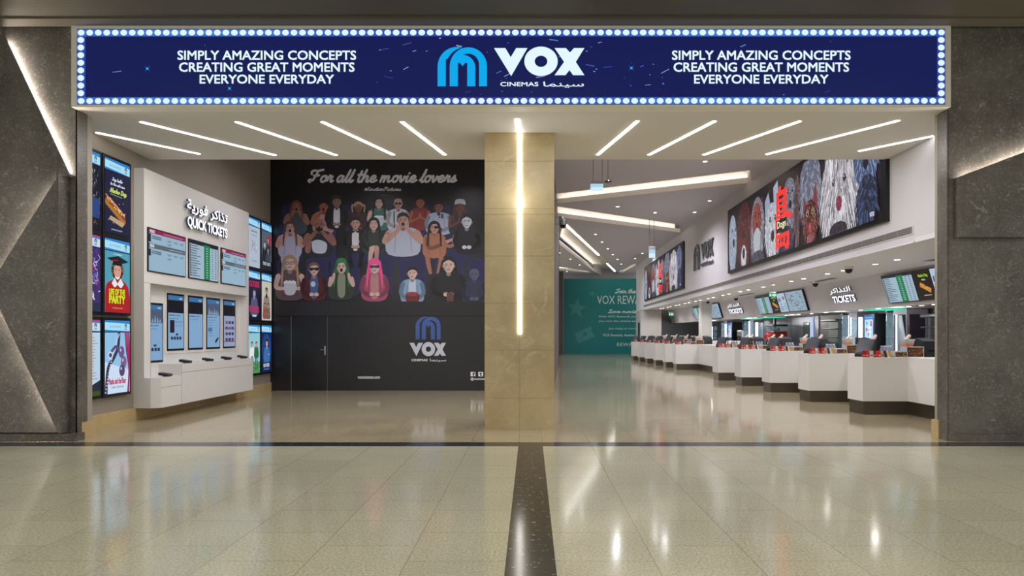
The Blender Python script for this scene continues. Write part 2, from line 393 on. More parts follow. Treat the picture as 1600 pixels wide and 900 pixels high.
# ============================================================ SETTING
YS = 9.53; SOF = 4.67; LX = -6.9; CEI = 6.15; YB = 12.4; HY = 18.1
structure('floor', MB().quad((-16,-8,0),(16,-8,0),(16,9.13,0),(-16,9.13,0)).quad((-16,9.13,-.004),(16,9.13,-.004),(16,10,-.004),(-16,10,-.004)), M_FMALL)
structure('floor_lobby', MB().quad((-7,9.45,0),(13,9.45,0),(13,54,0),(-7,54,0)), M_FIN)
structure('trim_1', MB().box(-16,16,9.13,9.46,-.05,.001), M_GRAN)
structure('trim_2', MB().box(-.1625,.1625,-8,9.13,-.05,.001), M_GRAN)
structure('ceiling', MB().box(-16,16,-4,YS+.02,5.83,6.3), M_MALLC)
structure('trim_3', MB().box(-16,16,YS-.22,YS+.015,5.80,5.83), mat('olive_edge', H('#5f584a'), .6))
# soffit over the entrance
structure('ceiling_soffit', MB().prism([(-6.41,YS+.2),(5.87,YS+.2),(5.88,9.9),(6.44,9.9),(6.48,YB),(LX,YB),(LX,9.9),(-6.42,9.9)], SOF, 4.95), M_SOFF)
structure('wall_header', MB().box(-16,16,9.95,10.2,4.9,7.0), M_WALL)
# lobby ceiling with star-like coves cut out
slots = [ [(.8,22.65),(6.23,19.38),(6.78,20.95),(.8,24.4)],
          [(.8,24.72),(6.33,29.0),(6.85,31.25),(1.35,27.3),(.8,26.85)],
          [(1.36,27.7),(7.4,55.0),(5.9,55.0),(4.6,50.1),(1.42,35.0)],
          [(1.0,46.0),(4.3,50.3),(4.5,51.6),(1.0,48.6)],
          [(6.55,50.6),(6.9,44.5),(7.12,46.0),(6.95,51.4)] ]
def ceiling_mesh():
    outer = [(-7,YB),(9,YB),(9,60),(-7,60)]
    vs = [Vector(p) for p in outer]; es = [(i,(i+1)%4) for i in range(4)]
    for sl in slots:
        n = len(vs); vs += [Vector(p) for p in sl]; es += [(n+i, n+(i+1)%len(sl)) for i in range(len(sl))]
    v, e, f, *_ = delaunay_2d_cdt(vs, es, [], 0, 1e-5)
    def inside(p, poly):
        c = False; n = len(poly)
        for i in range(n):
            a, b = poly[i], poly[(i+1)%n]
            if (a[1] > p.y) != (b[1] > p.y) and p.x < (b[0]-a[0])*(p.y-a[1])/(b[1]-a[1])+a[0]: c = not c
        return c
    mb = MB(); fs = []
    for t in f:
        m = sum((v[i] for i in t), Vector((0,0)))/len(t)
        if not any(inside(m, sl) for sl in slots): fs.append(tuple(t))
    mb.add([(p.x,p.y,CEI) for p in v], fs)
    return mb
structure('ceiling_lobby', ceiling_mesh(), M_CEIL)
structure('ceiling_upper_slab', MB().box(-7,9,YB,60,6.95,7.1), M_CEIL)
M_COVE = mat('cove_paint', H('#e6e2dc'), .8)
def cove(i, sl, far_edges, label):
    r = empty('cove_light', (sum(p[0] for p in sl)/len(sl), sum(p[1] for p in sl)/len(sl), CEI), label, 'cove light', 'recessed coves in the lobby ceiling')
    n = len(sl); cen = Vector((sum(p[0] for p in sl)/n, sum(p[1] for p in sl)/n))
    b = MB(); l = MB(); led = MB()
    for k in range(n):
        a, c = Vector(sl[k]), Vector(sl[(k+1)%n]); d = (c-a).normalized(); nn = Vector((d.y,-d.x))
        if nn.dot((a+c)/2-cen) < 0: nn = -nn
        if k in far_edges:
            a2, c2 = a+nn*.32, c+nn*.32
            l.quad((a.x,a.y,CEI),(c.x,c.y,CEI),(c.x,c.y,CEI+.17),(a.x,a.y,CEI+.17))
            l.quad((a.x,a.y,CEI+.17),(c.x,c.y,CEI+.17),(c.x+nn.x*.02,c.y+nn.y*.02,CEI+.17),(a.x+nn.x*.02,a.y+nn.y*.02,CEI+.17))
            l.quad((a.x,a.y,CEI+.08),(c.x,c.y,CEI+.08),(c2.x,c2.y,CEI+.08),(a2.x,a2.y,CEI+.08))
            b.quad((a2.x,a2.y,CEI+.05),(c2.x,c2.y,CEI+.05),(c2.x,c2.y,CEI+.5),(a2.x,a2.y,CEI+.5))
            p, q = a+nn*.1, c+nn*.1; p2, q2 = a+nn*.15, c+nn*.15
            led.quad((p.x,p.y,CEI+.12),(p2.x,p2.y,CEI+.12),(q2.x,q2.y,CEI+.12),(q.x,q.y,CEI+.12))
        else:
            b.quad((a.x,a.y,CEI),(c.x,c.y,CEI),(c.x,c.y,CEI+.5),(a.x,a.y,CEI+.5))
    xs = [p[0] for p in sl]; ys = [p[1] for p in sl]
    big = [Vector(p)+(Vector(p)-cen).normalized()*.5 for p in sl]
    b.quad(*[(p.x,p.y,CEI+.5) for p in big])
    b.build('recess', M_COVE, r); l.build('lip', mat('lip_paint', H('#f7f4f1'), .8), r); led.build('led_strip', M_LEDW, r)
cove(0, slots[0], (2,), 'slanting recessed cove light in the lobby ceiling closest to the entrance soffit')
cove(1, slots[1], (2,3), 'recessed cove light crossing the lobby ceiling above the metal wall letters')
cove(2, slots[2], (3,4), 'wide diagonal cove holding a long light line, running towards the teal hoarding')
cove(3, slots[3], (2,), 'small far cove above the left end of the teal hoarding')
cove(4, slots[4], (2,), 'small far cove beside the lobby side wall above the teal hoarding')
# linear light inside the diagonal cove
for (x0,y0),(x1,y1),lb in (((1.42,28.9),(4.05,40.6),'long glowing light line inside the diagonal ceiling cove'),((5.1,45.5),(6.3,51.0),'short far light line at the end of the diagonal ceiling cove')):
    d = Vector((x1-x0,y1-y0)).normalized(); q = Vector((d.y,-d.x))*.05
    r = empty('linear_ceiling_light', ((x0+x1)/2,(y0+y1)/2,CEI+.1), lb, 'ceiling light')
    MB().prism([(x0+q.x*1.3,y0+q.y*1.3),(x1+q.x*1.3,y1+q.y*1.3),(x1-q.x*1.3,y1-q.y*1.3),(x0-q.x*1.3,y0-q.y*1.3)], CEI+.05, CEI+.5).build('housing', M_COVE, r)
    MB().prism([(x0+q.x,y0+q.y),(x1+q.x,y1+q.y),(x1-q.x,y1-q.y),(x0-q.x,y0-q.y)], CEI+.03, CEI+.05).build('diffuser', M_LED, r)
# side walls
structure('wall_left', MB().box(LX-.2,LX,9.9,HY+.3,0,CEI+.4), M_TAUPE)
structure('wall_jamb_left', MB().box(LX-.2,-6.42,9.73,10.0,0,SOF+.2), mat('jamb_paint', H('#a29c92'), .6))
structure('wall_jamb_right', MB().box(5.88,6.1,9.77,9.93,0,SOF+.2), mat('jamb_paint', H('#a29c92')))
structure('wall_right_return', MB().box(6.1,13,9.88,9.95,0,7), M_WALL)
structure('wall_hoarding_return', MB().prism([(.62,HY+.16),(1.29,31.2),(1.15,31.2),(.42,HY+.16)], 0, CEI+.2), mat('hoarding_return_paint', H('#5f5750'), .5))
structure('wall_lobby_left', MB().box(1.15,2.42,50.6,51.2,0,CEI+.1).box(-7,1.3,31.0,31.2,0,CEI+.2), mat('far_dark_stone', H('#4b4544'), .35))
structure('wall_back', MB().box(1,13,53.6,53.8,0,7), M_WALL)
# bulkhead above the counters (carries the led walls)
def fx(d): return 6.5+(d-12.4)*.0217
structure('wall_right', MB().prism([(6.45,9.93),(fx(11.5),11.5),(fx(43.5),43.5),(7.22,46.6),(8.4,46.6),(8.4,43.7),(fx(43.5)+.18,43.6),(6.66,11.4),(6.64,9.93)], 3.05, CEI+.4), M_WALL)
structure('wall_pier', MB().box(6.98,8.28,43.2,43.6,0,3.05).box(7.19,7.4,43.6,46.6,0,3.05), mat('glazed_white_tile', H('#cfcac9'), .25))
structure('ceiling_concession', MB().prism([(6.45,9.95),(fx(11.5),11.5),(fx(43.5)+.02,43.5),(13,46.5),(13,9.95)], 3.045, 3.13), mat('low_ceiling_paint', H('#dcdadf'), .8))
structure('ceiling_back_bar', MB().box(9.3,13,10,46,2.22,2.27), mat('back_bar_ceiling', H('#8d8b8c'), .4))
BBW = stone('back_bar_stone', H('#5b5a60'), H('#7a7980'), H('#8e8c92'), .8, .3, .02, .3)
structure('wall_back_bar', MB().box(11.4,11.6,10,46,0,2.3), BBW)
structure('wall_concession_end', MB().box(8.28,13,44.8,45,0,3.1), mat('end_wall_grey', H('#75777d'), .3))
structure('pillar', MB().box(8.35,8.85,33.3,33.9,0,3.06), M_WHITE)
# tilted menu bulkhead
structure('wall_menu_bulkhead', MB().add([(9.0,10,3.06),(9.0,44.8,3.06),(9.26,44.8,2.2),(9.26,10,2.2),(9.5,10,3.06),(9.5,44.8,3.06),(9.5,44.8,2.2),(9.5,10,2.2)],
    [(0,1,2,3),(4,7,6,5),(3,2,6,7),(0,4,5,1),(0,3,7,4),(1,5,6,2)]), M_WALL)
structure('baseboard_left', MB().box(LX,LX+.03,10.0,HY,0,.22).box(-6.45,-6.40,9.74,10.03,0,.24), M_SKIRT)
structure('baseboard_right', MB().box(5.84,5.9,9.78,9.95,0,.26), M_SKIRT)
# stone facing either side of the entrance
DP = YS
def relief(name, pts, y0, y1, m=M_STONE):
    P = pxplane(DP); q = [P(*p) for p in pts]
    mb = MB(); n = len(q)
    pl = [(x,z) for x,_,z in q]
    mb.slab((0,0,0),(1,0,0),(0,0,1),(0,1,0), pl, y0, y1)
    return mb
structure('wall_stone_left', relief('', [(-260,30),(112,30),(112,691),(-260,691)], YS+.12, YS+.34).box(-6.43,-6.41,YS+.12,9.74,0,SOF), M_STONE)
structure('wall_stone_right', relief('', [(1487,30),(1900,30),(1900,691),(1487,691)], YS+.08, YS+.34).box(5.86,5.885,YS+.08,9.78,0,SOF), M_STONE)
def stone_panel(pts, y0, label, core=None, caps=()):   # thin facing on a smaller core, so the edge light sits in the rebate
    mb = relief('', pts, y0, y0+.03)
    for c in (core or [pts],)+tuple([c] for c in caps):
        for p in c:
            k = relief('', p, y0+.03, YS+.12); mb.add(k.v, k.f)
    mb.build('stone_panel', M_STONE, label=label, cat='wall panel', group='raised stone panels of the entrance walls')
stone_panel([(-250,36),(0,36),(4,52),(108,274),(100,276),(0,436),(-60,532),(-250,532)], YS+.0, 'large dark stone panel left of the upper slanting light line',
    [[(-250,36),(-12,36),(-9,50),(92,270),(95,276),(0,430),(-60,526),(-250,532)]], ([(95,272),(108,272),(107,275),(95,275)],))
stone_panel([(100,276),(100,676),(97,670),(0,464),(-4,450),(0,436)], YS-.11, 'pointed triangular stone panel between the two lower light lines on the left wall',
    [[(100,304),(100,640),(12,455),(12,444)]], ([(98,276),(100,276),(100,304),(98,304)],[(98,640),(100,640),(100,676),(98,676)]))
stone_panel([(-250,676),(-250,450),(-6,450),(97,668),(97,676)], YS+.0, 'lower dark stone panel under the bottom slanting light line on the left wall')
stone_panel([(1496,277),(1620,230),(1900,122),(1900,371),(1496,371)], YS-.03, 'raised stone panel between the light line and the ledge on the right wall',
    [[(1496,296),(1620,249),(1900,142),(1900,371),(1496,371)]], ([(1496,277),(1498,277),(1498,296),(1496,296)],))
structure('trim_4', relief('', [(-260,678),(118,678),(118,690),(-260,690)], YS+.03, YS+.2), M_STONE)
structure('trim_5', relief('', [(1487,679),(1900,679),(1900,691),(1487,691)], YS+.03, YS+.2), M_STONE)
def edge_light(a, b, y0, y1, off, label):   # strip fixed to the side of a raised panel's edge, between depths y0 and y1
    P = pxplane(DP); A, B = Vector(P(*a)), Vector(P(*b)); n = Vector((off[0],0,off[1])).normalized()*.005; A -= n*10; B -= n*10
    def at(p, y, k): return p+Vector((0,y-DP,0))+n*k
    q = [at(A,y0,0),at(B,y0,0),at(B,y1,0),at(A,y1,0),at(A,y0,1),at(B,y0,1),at(B,y1,1),at(A,y1,1)]
    MB().add(q, [(0,1,2,3),(4,7,6,5),(0,4,5,1),(1,5,6,2),(2,6,7,3),(3,7,4,0)]).build('led_line', M_EDGE, label=label, cat='strip light', group='slanting light lines in the stone walls')
M_EDGE = mat('edge_led', (1,.88,.79), emit=48)
edge_light((6,57),(104,265), YS+.05, YS+.1, (1,.45), 'upper slanting light line in the stone wall left of the sign')
edge_light((0,436),(92,289), YS-.07, YS-.025, (-1,.6), 'thin light line running down to the left frame edge in the stone wall')
edge_light((0,464),(93,660), YS-.07, YS-.025, (-1,-.5), 'lower slanting light line ending near the floor of the left stone wall')
edge_light((1503,274.5),(1640,222), YS+.005, YS+.05, (-.3,1), 'rising light line above the raised panel of the right stone wall')
# column
cb = MB().box(-.722,.372,10.74,11.8,0,SOF+.05)
cb.build('pillar', M_CREAM, kind='structure')
jm = MB()
for px in (252,326,335,400,474,547,622): 
    z = CZ+(CY-px)*10.74/F; jm.box(-.7225,.3725,10.7385,10.742,z-.0025,z+.0025)
jm.box(-.176,-.171,10.7385,10.742,0,1.5)
structure('trim_6', jm, mat('pillar_joint', H('#8a7854'), .6))
r = empty('pillar_light', (-.17,10.7,1.5), 'long white light line down the marble pillar and onto the soffit', 'strip light')
MB().box(-.197,-.143,10.722,10.74,1.5,4.66).build('diffuser', M_LED, r)
MB().add([(-.225,10.05,4.655),(-.17,10.05,4.655),(-.143,10.74,4.655),(-.197,10.74,4.655),(-.225,10.05,4.67),(-.17,10.05,4.67),(-.143,10.74,4.67),(-.197,10.74,4.67)],[(0,3,2,1),(0,1,5,4),(1,2,6,5),(2,3,7,6),(3,0,4,7)]).build('soffit_diffuser', M_LED, r)
lamp('POINT', (-.17,10.45,3.6), 4, (1,.95,.85), shadow_soft_size=.1)
# soffit linear lights
LN = [((148,206),(314,240.5),'first slanting ceiling light from the left poster wall, above the poster screens'),
 ((217,189),(432,242.5),'second slanting ceiling light from the left poster wall'),
 ((367,189),(527,242.5),'third slanting ceiling light from the left poster wall'),
 ((502,189),(616,242),'fourth slanting ceiling light from the left, above the mural headline'),
 ((627,189),(696,242),'short slanting ceiling light just left of the marble pillar'),
 ((997,188),(933,242),'short slanting ceiling light just right of the marble pillar'),
 ((1118,188),(1013,242),'second slanting ceiling light right of the marble pillar'),
 ((1252,188),(1098,242),'third slanting ceiling light right of the marble pillar'),
 ((1407,187),(1196,241),'long slanting ceiling light above the big led wall'),
 ((1463,211),(1340,236),'slanting ceiling light cut by the right entrance jamb')]
for a, b, lb in LN:
    def w3(p):
        d = (SOF-CZ)*F/(CY-p[1]); return Vector(((p[0]-CX)*d/F, d))
    A, B = w3(a), w3(b); 
    if a[0] == 1463: A = B+(A-B)*.98
    d = (B-A).normalized(); q = Vector((d.y,-d.x))
    r = empty('linear_ceiling_light', ((A.x+B.x)/2,(A.y+B.y)/2,SOF-.02), lb, 'ceiling light', 'slanting light lines in the entrance soffit')
    f = MB().prism([(A-q*.04)[:],(B-q*.04)[:],(B+q*.04)[:],(A+q*.04)[:]], SOF-.004, SOF+.01); f.build('frame', M_DGREY if False else M_SIGNF, r)
    MB().prism([(A-q*.026+d*.02)[:],(B-q*.026-d*.02)[:],(B+q*.026-d*.02)[:],(A+q*.026+d*.02)[:]], SOF-.012, SOF-.003).build('diffuser', M_LED, r)

# ============================================================ MARQUEE SIGN
r = empty('marquee_sign', (-.26, YS, SOF), 'wide dark blue illuminated cinema marquee sign with dotted light border above the entrance', 'sign')
P = pxplane(YS); x0 = P(112,0)[0]; x1 = P(1485,0)[0]; zt = P(0,39.5)[2]; zb = P(0,173)[2]
sx0, sx1, sz1, sz0 = P(120,0)[0], P(1477,0)[0], P(0,45)[2], P(0,164)[2]
f = MB().box(x0,x1,YS-.01,YS+.2,zt-.045,zt).box(x0,x1,YS-.01,YS+.2,SOF-.003,sz0)
f.box(x0,sx0,YS-.01,YS+.2,sz0,zt-.045).box(sx1,x1,YS-.01,YS+.2,sz0,zt-.045).box(x0+.01,x1-.01,YS+.1,YS+.4,SOF+.06,zt)
f.build('frame', M_SIGNF, r)
A = Art(pxplane(YS+.012), (0,-1,0))
NAVY = H('#151c54')
A.rect(120,45,1477,164, H('#10143c'))
# blue border bands, brighter towards the middle of the screen
for i in range(68):
    u = (i+.5)/68; k = .5+.5*math.sin(u*9.5+.4); c = tuple(a*(1-k)+b*k for a, b in zip(H('#2f45a4'), H('#3f77d0')))
    xa = 121+i*1355/68; A.rect(xa,46,xa+1355/68+.2,57,c); A.rect(xa,152,xa+1355/68+.2,163,c)
A.rect(121,57,134,152,H('#2c45a8')); A.rect(1464,57,1476,152,H('#2c45a8'))
A.rect(134,57,1464,152, NAVY)
for i in range(60):
    x = random.uniform(560,1040) if i < 44 else random.uniform(140,1450); y = random.uniform(60,150); ang = random.uniform(-.5,.3); l = random.choice((1,2,3,6,9,14))
    A.stroke([(x,y),(x+l*math.cos(ang),y+l*math.sin(ang))], random.choice((.5,.8,1.4)), random.choice((H('#5f86d8'),H('#3b5ac0'),H('#9ab8f0'))), sm=False)
for x,y in ((230.5,107.5),(359,138.5),(986.5,106.5)):
    A.ell(x,y,1.8,1.8,H('#48c8ff')); A.stroke([(x-4,y-4),(x+4,y+4)],.5,H('#2c6ad0'),False); A.stroke([(x-4,y+4),(x+4,y-4)],.5,H('#2c6ad0'),False)
BUL = H('#dff6ff')
for i in range(102):
    x = 127.3+i*(1470-127.3)/101
    A.ell(x,51.3,5.3,4.6,BUL,14); A.ell(x,158,5.3,4.6,BUL,14)
for i in range(1,9):
    y = 51.3+i*(158-51.3)/9; A.ell(127.3,y,5.3,4.8,BUL,14); A.ell(1469.8,y,5.3,4.8,BUL,14)
WT = H('#e4f8ff')
for dx in (0, 771.5):
    A.text('SIMPLY AMAZING CONCEPTS', 278.5+dx, 94, 556.5+dx, 80, WT, .035)
    A.text('CREATING GREAT MOMENTS', 281+dx, 112.5, 554+dx, 98.5, WT, .035)
    A.text('EVERYONE EVERYDAY', 313+dx, 131, 522+dx, 117.5, WT, .035)
A.logo_m(684,135.5,761,74, H('#08a9ee'), NAVY)
A.logo_v(772,119.5,913,73.5, WT, NAVY)
A.text('CINEMAS', 782,135.3,841,129, WT, .04)
A.text(AR_CINEMA, 849,137.5,912,128.3, WT, .03)
A.build('led_screen', M_SCREEN, r)

# ============================================================ MURAL HOARDING
r = empty('mural_hoarding', (-3,HY,0), 'black hoarding with a printed cinema audience and the headline For all the movie lovers', 'hoarding')
b = MB().box(LX+.005,.62,HY,HY+.16,0,CEI-.005); b.build('panel', mat('black_vinyl', H('#1c1b20'), .3), r)
A = Art(pxplane(HY-.004), (0,-1,0))
WL = H('#eceef6'); BKG = H('#1c1b20')
A.script('For all the movie lovers', 484, 284.5, 714, 20, WL, .17, .3, -1)
A.script('#EmotionPictures', 569, 298, 627, 6, WL, .14, .3, -1)
def Z(x, y): return (420+x/4.5, 240+y/4.5)
for i in range(16):   # seat rows
    if i < 7:
        x = (60,260,440,690,915,1170,1405)[i]; wdt = (150,160,200,180,195,200,110)[i]
        A.rrect(*Z(x,1000),*Z(x+wdt,735),9,H('#26255a')); A.rrect(*Z(x+12,1000),*Z(x+wdt-12,752),8,H('#201f4a'))
    elif i < 13:
        x = 70+(i-7)*235; A.rrect(*Z(x,760),*Z(x+170,495),8,H('#22214c'))
for x in (95,330,510,750,1010,1150,1290):
    A.rrect(*Z(x,500),*Z(x+130,355),7,H('#1f1e3e'))
def person(zx, zy, skin, hair, top, style='short', pose='sit', s=1.0, top2=None, legs=None, w=1.0):
    x, y = Z(zx, zy); q = 6.4*s; dk = tuple(c*.45 for c in skin); dt = tuple(c*.55 for c in top)
    def E(a,b,c,d,col,**k): A.ell(x+a*q,y+b*q,c*q,d*q,col,**k)
    def S(pts, wd, col, w1=None): A.stroke([(x+a*q,y+b*q) for a,b in pts], wd*q, col, True, (w1 or wd)*q)
    def Pp(pts, col): A.poly([(x+a*q,y+b*q) for a,b in smooth(pts+[pts[0]],4)[:-1]], col)
    if legs: 
        for sg in (-1,1): S([(sg*.8*w,5.6),(sg*1.5*w,6.8),(sg*.9,10)], 1.4, legs, .8)
    if style == 'long': Pp([(-1.2,-.6),(0,-1.5),(1.2,-.6),(1.5,1.5),(1.9,4.6),(.8,4.2),(-.9,4.4),(-1.9,4.4),(-1.4,1.5)], hair)
    if style == 'hood': Pp([(-1.3,-.9),(0,-1.8),(1.3,-.9),(1.8,1.2),(2.4,3),(-2.4,3),(-1.8,1.2)], hair)
    Pp([(-.7,1.25),(-2.0*w,1.7),(-2.5*w,2.8),(-2.2*w,6.4),(2.2*w,6.4),(2.5*w,2.8),(2.0*w,1.7),(.7,1.25)], top)
    S([(-1.1*w,2.6),(-1.3*w,6)], .12, dt); S([(1.1*w,2.6),(1.3*w,6)], .12, dt)
    if top2: Pp([(-.55,1.4),(.55,1.4),(.8,3),(.6,6),(-.6,6),(-.8,3)], top2)
    S([(0,.7),(0,1.6)], .85, dk)
    if pose == 'mouth':
        for sg in (-1,1): S([(sg*2.1*w,2.4),(sg*2.7*w,4.0),(sg*1.1,2.0),(sg*.45,.8)], 1.3, skin, .6)
    if pose == 'sit':
        for sg in (-1,1): S([(sg*2.1*w,2.4),(sg*2.5*w,4.4),(sg*1.2,5.6),(sg*.3,5.5)], 1.0, dt, .7); E(sg*.5,5.4,.5,.4,skin)
    if pose == 'pop':
        for sg in (-1,1): S([(sg*2.1*w,2.4),(sg*2.5*w,4.3),(sg*1.0,4.6)], .95, skin, .6)
        Pp([(-1.1,3.6),(1.1,3.6),(.8,5.6),(-.8,5.6)], H('#b9bccb')); 
        for a in range(7): E(-.9+a*.3,3.5-.15*(a%2),.24,.24,H('#d8d8df'))
    if pose == 'pray':
        for sg in (-1,1): S([(sg*2.1*w,2.4),(sg*2.4*w,4.6),(sg*.3,3.6)], .8, skin, .4)
        E(0,3.2,.35,.75,skin)
    if pose == 'reach':
        S([(-1.6,2.4),(-1.0,4.6),(2.4,3.4)], 1.0, dt, .8); S([(2.0,3.5),(4.6,2.4)], .8, skin, .5); S([(1.6,2.6),(3.2,4.2),(5.2,3.2)], .9, top, .6); E(5.3,2.9,.5,.4,skin)
    E(-1.02,.1,.2,.3,dk); E(1.02,.1,.2,.3,dk)
    Pp([(-1.0,-.5),(-.6,-1.15),(.6,-1.15),(1.0,-.5),(.95,.4),(.5,1.15),(0,1.35),(-.5,1.15),(-.95,.4)], skin)
    Pp([(-.95,-.2),(-.55,.1),(-.4,.9),(-.2,1.25),(-.5,1.15),(-.95,.4)], tuple(c*.75 for c in skin))
    for sg in (-1,1):
        E(sg*.42,-.02,.2,.11,dk); S([(sg*.2,-.28),(sg*.66,-.26)], .1, hair)
    S([(0,0),(.1,.4),(-.02,.45)], .09, dk)
    if style == 'hood': Pp([(-1.3,-.5),(-.7,-1.3),(0,-1.5),(.7,-1.3),(1.3,-.5),(.9,-.6),(0,-1.05),(-.9,-.6)], hair)
    elif style != 'bald': Pp([(-1.12,.1),(-1.05,-.9),(-.4,-1.45),(.5,-1.4),(1.1,-.8),(1.12,.1),(.9,-.45),(.2,-.8),(-.7,-.55)], hair)
    if style == 'long':
        for sg in (-1,1): S([(sg*.9,-.7),(sg*1.25,.6),(sg*1.4,2.4),(sg*1.5,4)], .6, hair, .3)
        S([(-1.3,.8),(-1.5,3.6)], .1, tuple(c*1.5 for c in hair)); S([(1.35,.8),(1.5,3.4)], .1, tuple(c*1.5 for c in hair))
    if style == 'tails':
        for sg in (-1,1): S([(sg*.9,-.6),(sg*1.6,-.4),(sg*1.5,1.2)], .5, hair, .3)
    if pose in ('open','mouth'): E(0,.72,.3,.36,H('#200c0c'))
    else: S([(-.28,.72),(0,.82),(.28,.72)], .13, H('#6a2020'))
    if pose == 'open': 
        for sg in (-1,1): S([(sg*2.1*w,2.4),(sg*2.4*w,3.8),(sg*1.7,2.6),(sg*1.5,1.5)], .8, skin, .5)
    return E, S, Pp
SK = H('#b78f84'); SKL = H('#c9a9a0'); SKD = H('#6a4038'); SKR = H('#9a5a44')
person(195,372,H('#8e6258'),H('#6e3f30'),H('#38464e'),'long','mouth')
E_,S_,P_ = person(385,372,SKR,H('#1a1414'),H('#a87f88'),'short','mouth')
E_,S_,P_ = person(478,340,H('#8f6b60'),H('#2a2422'),H('#16151a'),'short','sit',1.0,H('#c2c6d2')); P_([(-1.2,-.7),(-.9,-1.6),(.9,-1.6),(1.2,-.7),(0,-.9)],H('#3a332f'))
person(630,378,SKD,H('#b09074'),H('#3a1c28'),'tails','sit',.95)
person(775,345,SKL,H('#171214'),H('#2d6a62'),'long','pop')
E_,S_,P_ = person(910,352,SK,H('#5a4a48'),H('#b9bfd0'),'bald','sit',1.0); S_([(-1,1.9),(-.9,6)],.25,BKG); S_([(1,1.9),(.9,6)],.25,BKG); E_(-.42,0,.36,.28,H('#20202a')); E_(.42,0,.36,.28,H('#20202a'))
E_,S_,P_ = person(1065,345,SKR,H('#1a1211'),H('#7c2c28'),'short','pray'); E_(0,-1.6,.6,.5,H('#1a1211'))
E_,S_,P_ = person(1195,378,H('#7a5246'),H('#2a1c18'),H('#9da6c0'),'short','sit',1.0,None,None,1.2); 
A.text('18',*Z(1197,455),*Z(1228,425),H('#201c30'),.05)
E_,S_,P_ = person(1345,372,SKD,H('#4c2c20'),H('#2a2228'),'long','pray',1.05); P_([(-1.3,-.4),(-.9,-1.6),(.9,-1.6),(1.3,-.4),(0,-.7)],H('#b4bac6')); S_([(0,.9),(.1,2.6)],1.3,H('#5a3426'),.5)
person(150,520,SK,H('#5a3a34'),H('#a9a6bc'),'long','mouth',1.1,None,H('#a9a6bc'))
E_,S_,P_ = person(355,500,H('#8c6054'),H('#20181a'),H('#22202c'),'bald','mouth',1.15,None,None,1.15); P_([(-1.6,3.6),(-.2,3.2),(1.6,4.0),(1.2,6.0),(-1.2,5.8)],H('#b6bccd')); S_([(-.6,.9),(0,1.25),(.6,.9)],.45,H('#20181a')); S_([(-2.2,3),(-2.4,5.5)],1.2,H('#8c6054'))
E_,S_,P_ = person(610,492,SK,H('#1c1516'),H('#131218'),'short','sit',1.05,H('#c6c9d4'),H('#131218')); P_([(-.7,1.6),(-.1,1.9),(-.7,2.2)],BKG); P_([(.7,1.6),(.1,1.9),(.7,2.2)],BKG); S_([(0,2.2),(.1,3.4),(.7,4.2)],.7,H('#c9c4cc'),.5)
E_,S_,P_ = person(738,495,SKL,H('#161013'),H('#27352f'),'long','sit',1.1)
S_([(0,5.4),(-.6,6.4),(-.9,10)],1.3,SKL,.7); S_([(.6,5.4),(.7,6.4),(.5,10)],1.3,SK,.7)
E_,S_,P_ = person(945,470,SK,H('#2a1a18'),H('#a8adc0'),'short','mouth',1.3,None,None,1.25)
E_,S_,P_ = person(1165,520,SK,H('#241618'),H('#a06a52'),'long','reach',1.1,None,H('#a3705c')); E_(.4,-.02,.5,.3,H('#1a1418'))
P_([(4.2,1.6),(6.9,2.4),(6.6,4.6),(4.0,3.6)],H('#96786a')); S_([(4.6,2.2),(6.3,2.8)],.2,H('#6a4a44')); S_([(4.5,3.0),(6.2,3.7)],.2,H('#6a4a44'))
E_,S_,P_ = person(1392,480,H('#bfc0cc'),H('#15131a'),H('#17151c'),'hood','sit',1.15)
E_,S_,P_ = person(150,770,SKL,H('#a0826c'),H('#56424a'),'long','pop',1.35); E_(-.42,0,.34,.28,H('#251c24')); E_(.42,0,.34,.28,H('#251c24')); E_(-.42,0,.24,.18,SKL); E_(.42,0,.24,.18,SKL)
E_,S_,P_ = person(320,812,SKL,H('#6e4c38'),H('#4c1422'),'short','sit',1.15,H('#3c5a8c')); P_([(-1.05,-.35),(0,-.2),(1.05,-.35),(1.0,.25),(.4,.35),(0,.1),(-.4,.35),(-1.0,.25)],H('#14141c'))
P_([(-1.1,2.6),(.4,2.2),(1.0,3.6),(-.4,4.4)],H('#3e5c84')); E_(-.2,3.2,.5,.6,H('#b9c4d8'))
E_,S_,P_ = person(512,795,SKL,H('#28663a'),H('#2c332a'),'long','open',1.2,H('#7d8674')); P_([(-1.25,-.2),(-.7,-1.6),(.7,-1.6),(1.25,-.2),(.8,-.9),(-.8,-.9)],H('#2a7a40')); E_(-.4,0,.12,.12,BKG); E_(.4,0,.12,.12,BKG)
E_,S_,P_ = person(745,795,SKL,H('#d44a86'),H('#9c4a66'),'long','sit',1.25,H('#b07a7c')); P_([(-1.2,.1),(-1.2,-1),(0,-1.7),(1.2,-1),(1.2,.1),(.8,-.4),(-.8,-.4)],H('#e0508e')); P_([(-.9,-.3),(0,-.2),(.9,-.3),(.8,.3),(0,.2),(-.8,.3)],H('#3c2a52'))
E_,S_,P_ = person(1010,842,SKL,H('#1c1413'),H('#7e9ab8'),'short','sit',1.1,H('#b6c2d2')); P_([(-1.5,4.6),(1.5,4.6),(1.1,6.6),(-1.1,6.6)],H('#6a1e26')); E_(0,4.6,1.4,.5,H('#8a3a3e'))
E_,S_,P_ = person(1265,788,SKL,H('#14141a'),H('#15151b'),'hood','sit',1.3,None,None,1.2); P_([(-.4,5.2),(.9,5.2),(.7,7.4),(-.2,7.4)],H('#5c3a3c'))
E_,S_,P_ = person(1445,850,H('#4e5470'),H('#2a2a3a'),H('#2a2d48'),'bald','sit',1.1)
A.rect(*Z(40,1040),*Z(1510,1140),BKG)
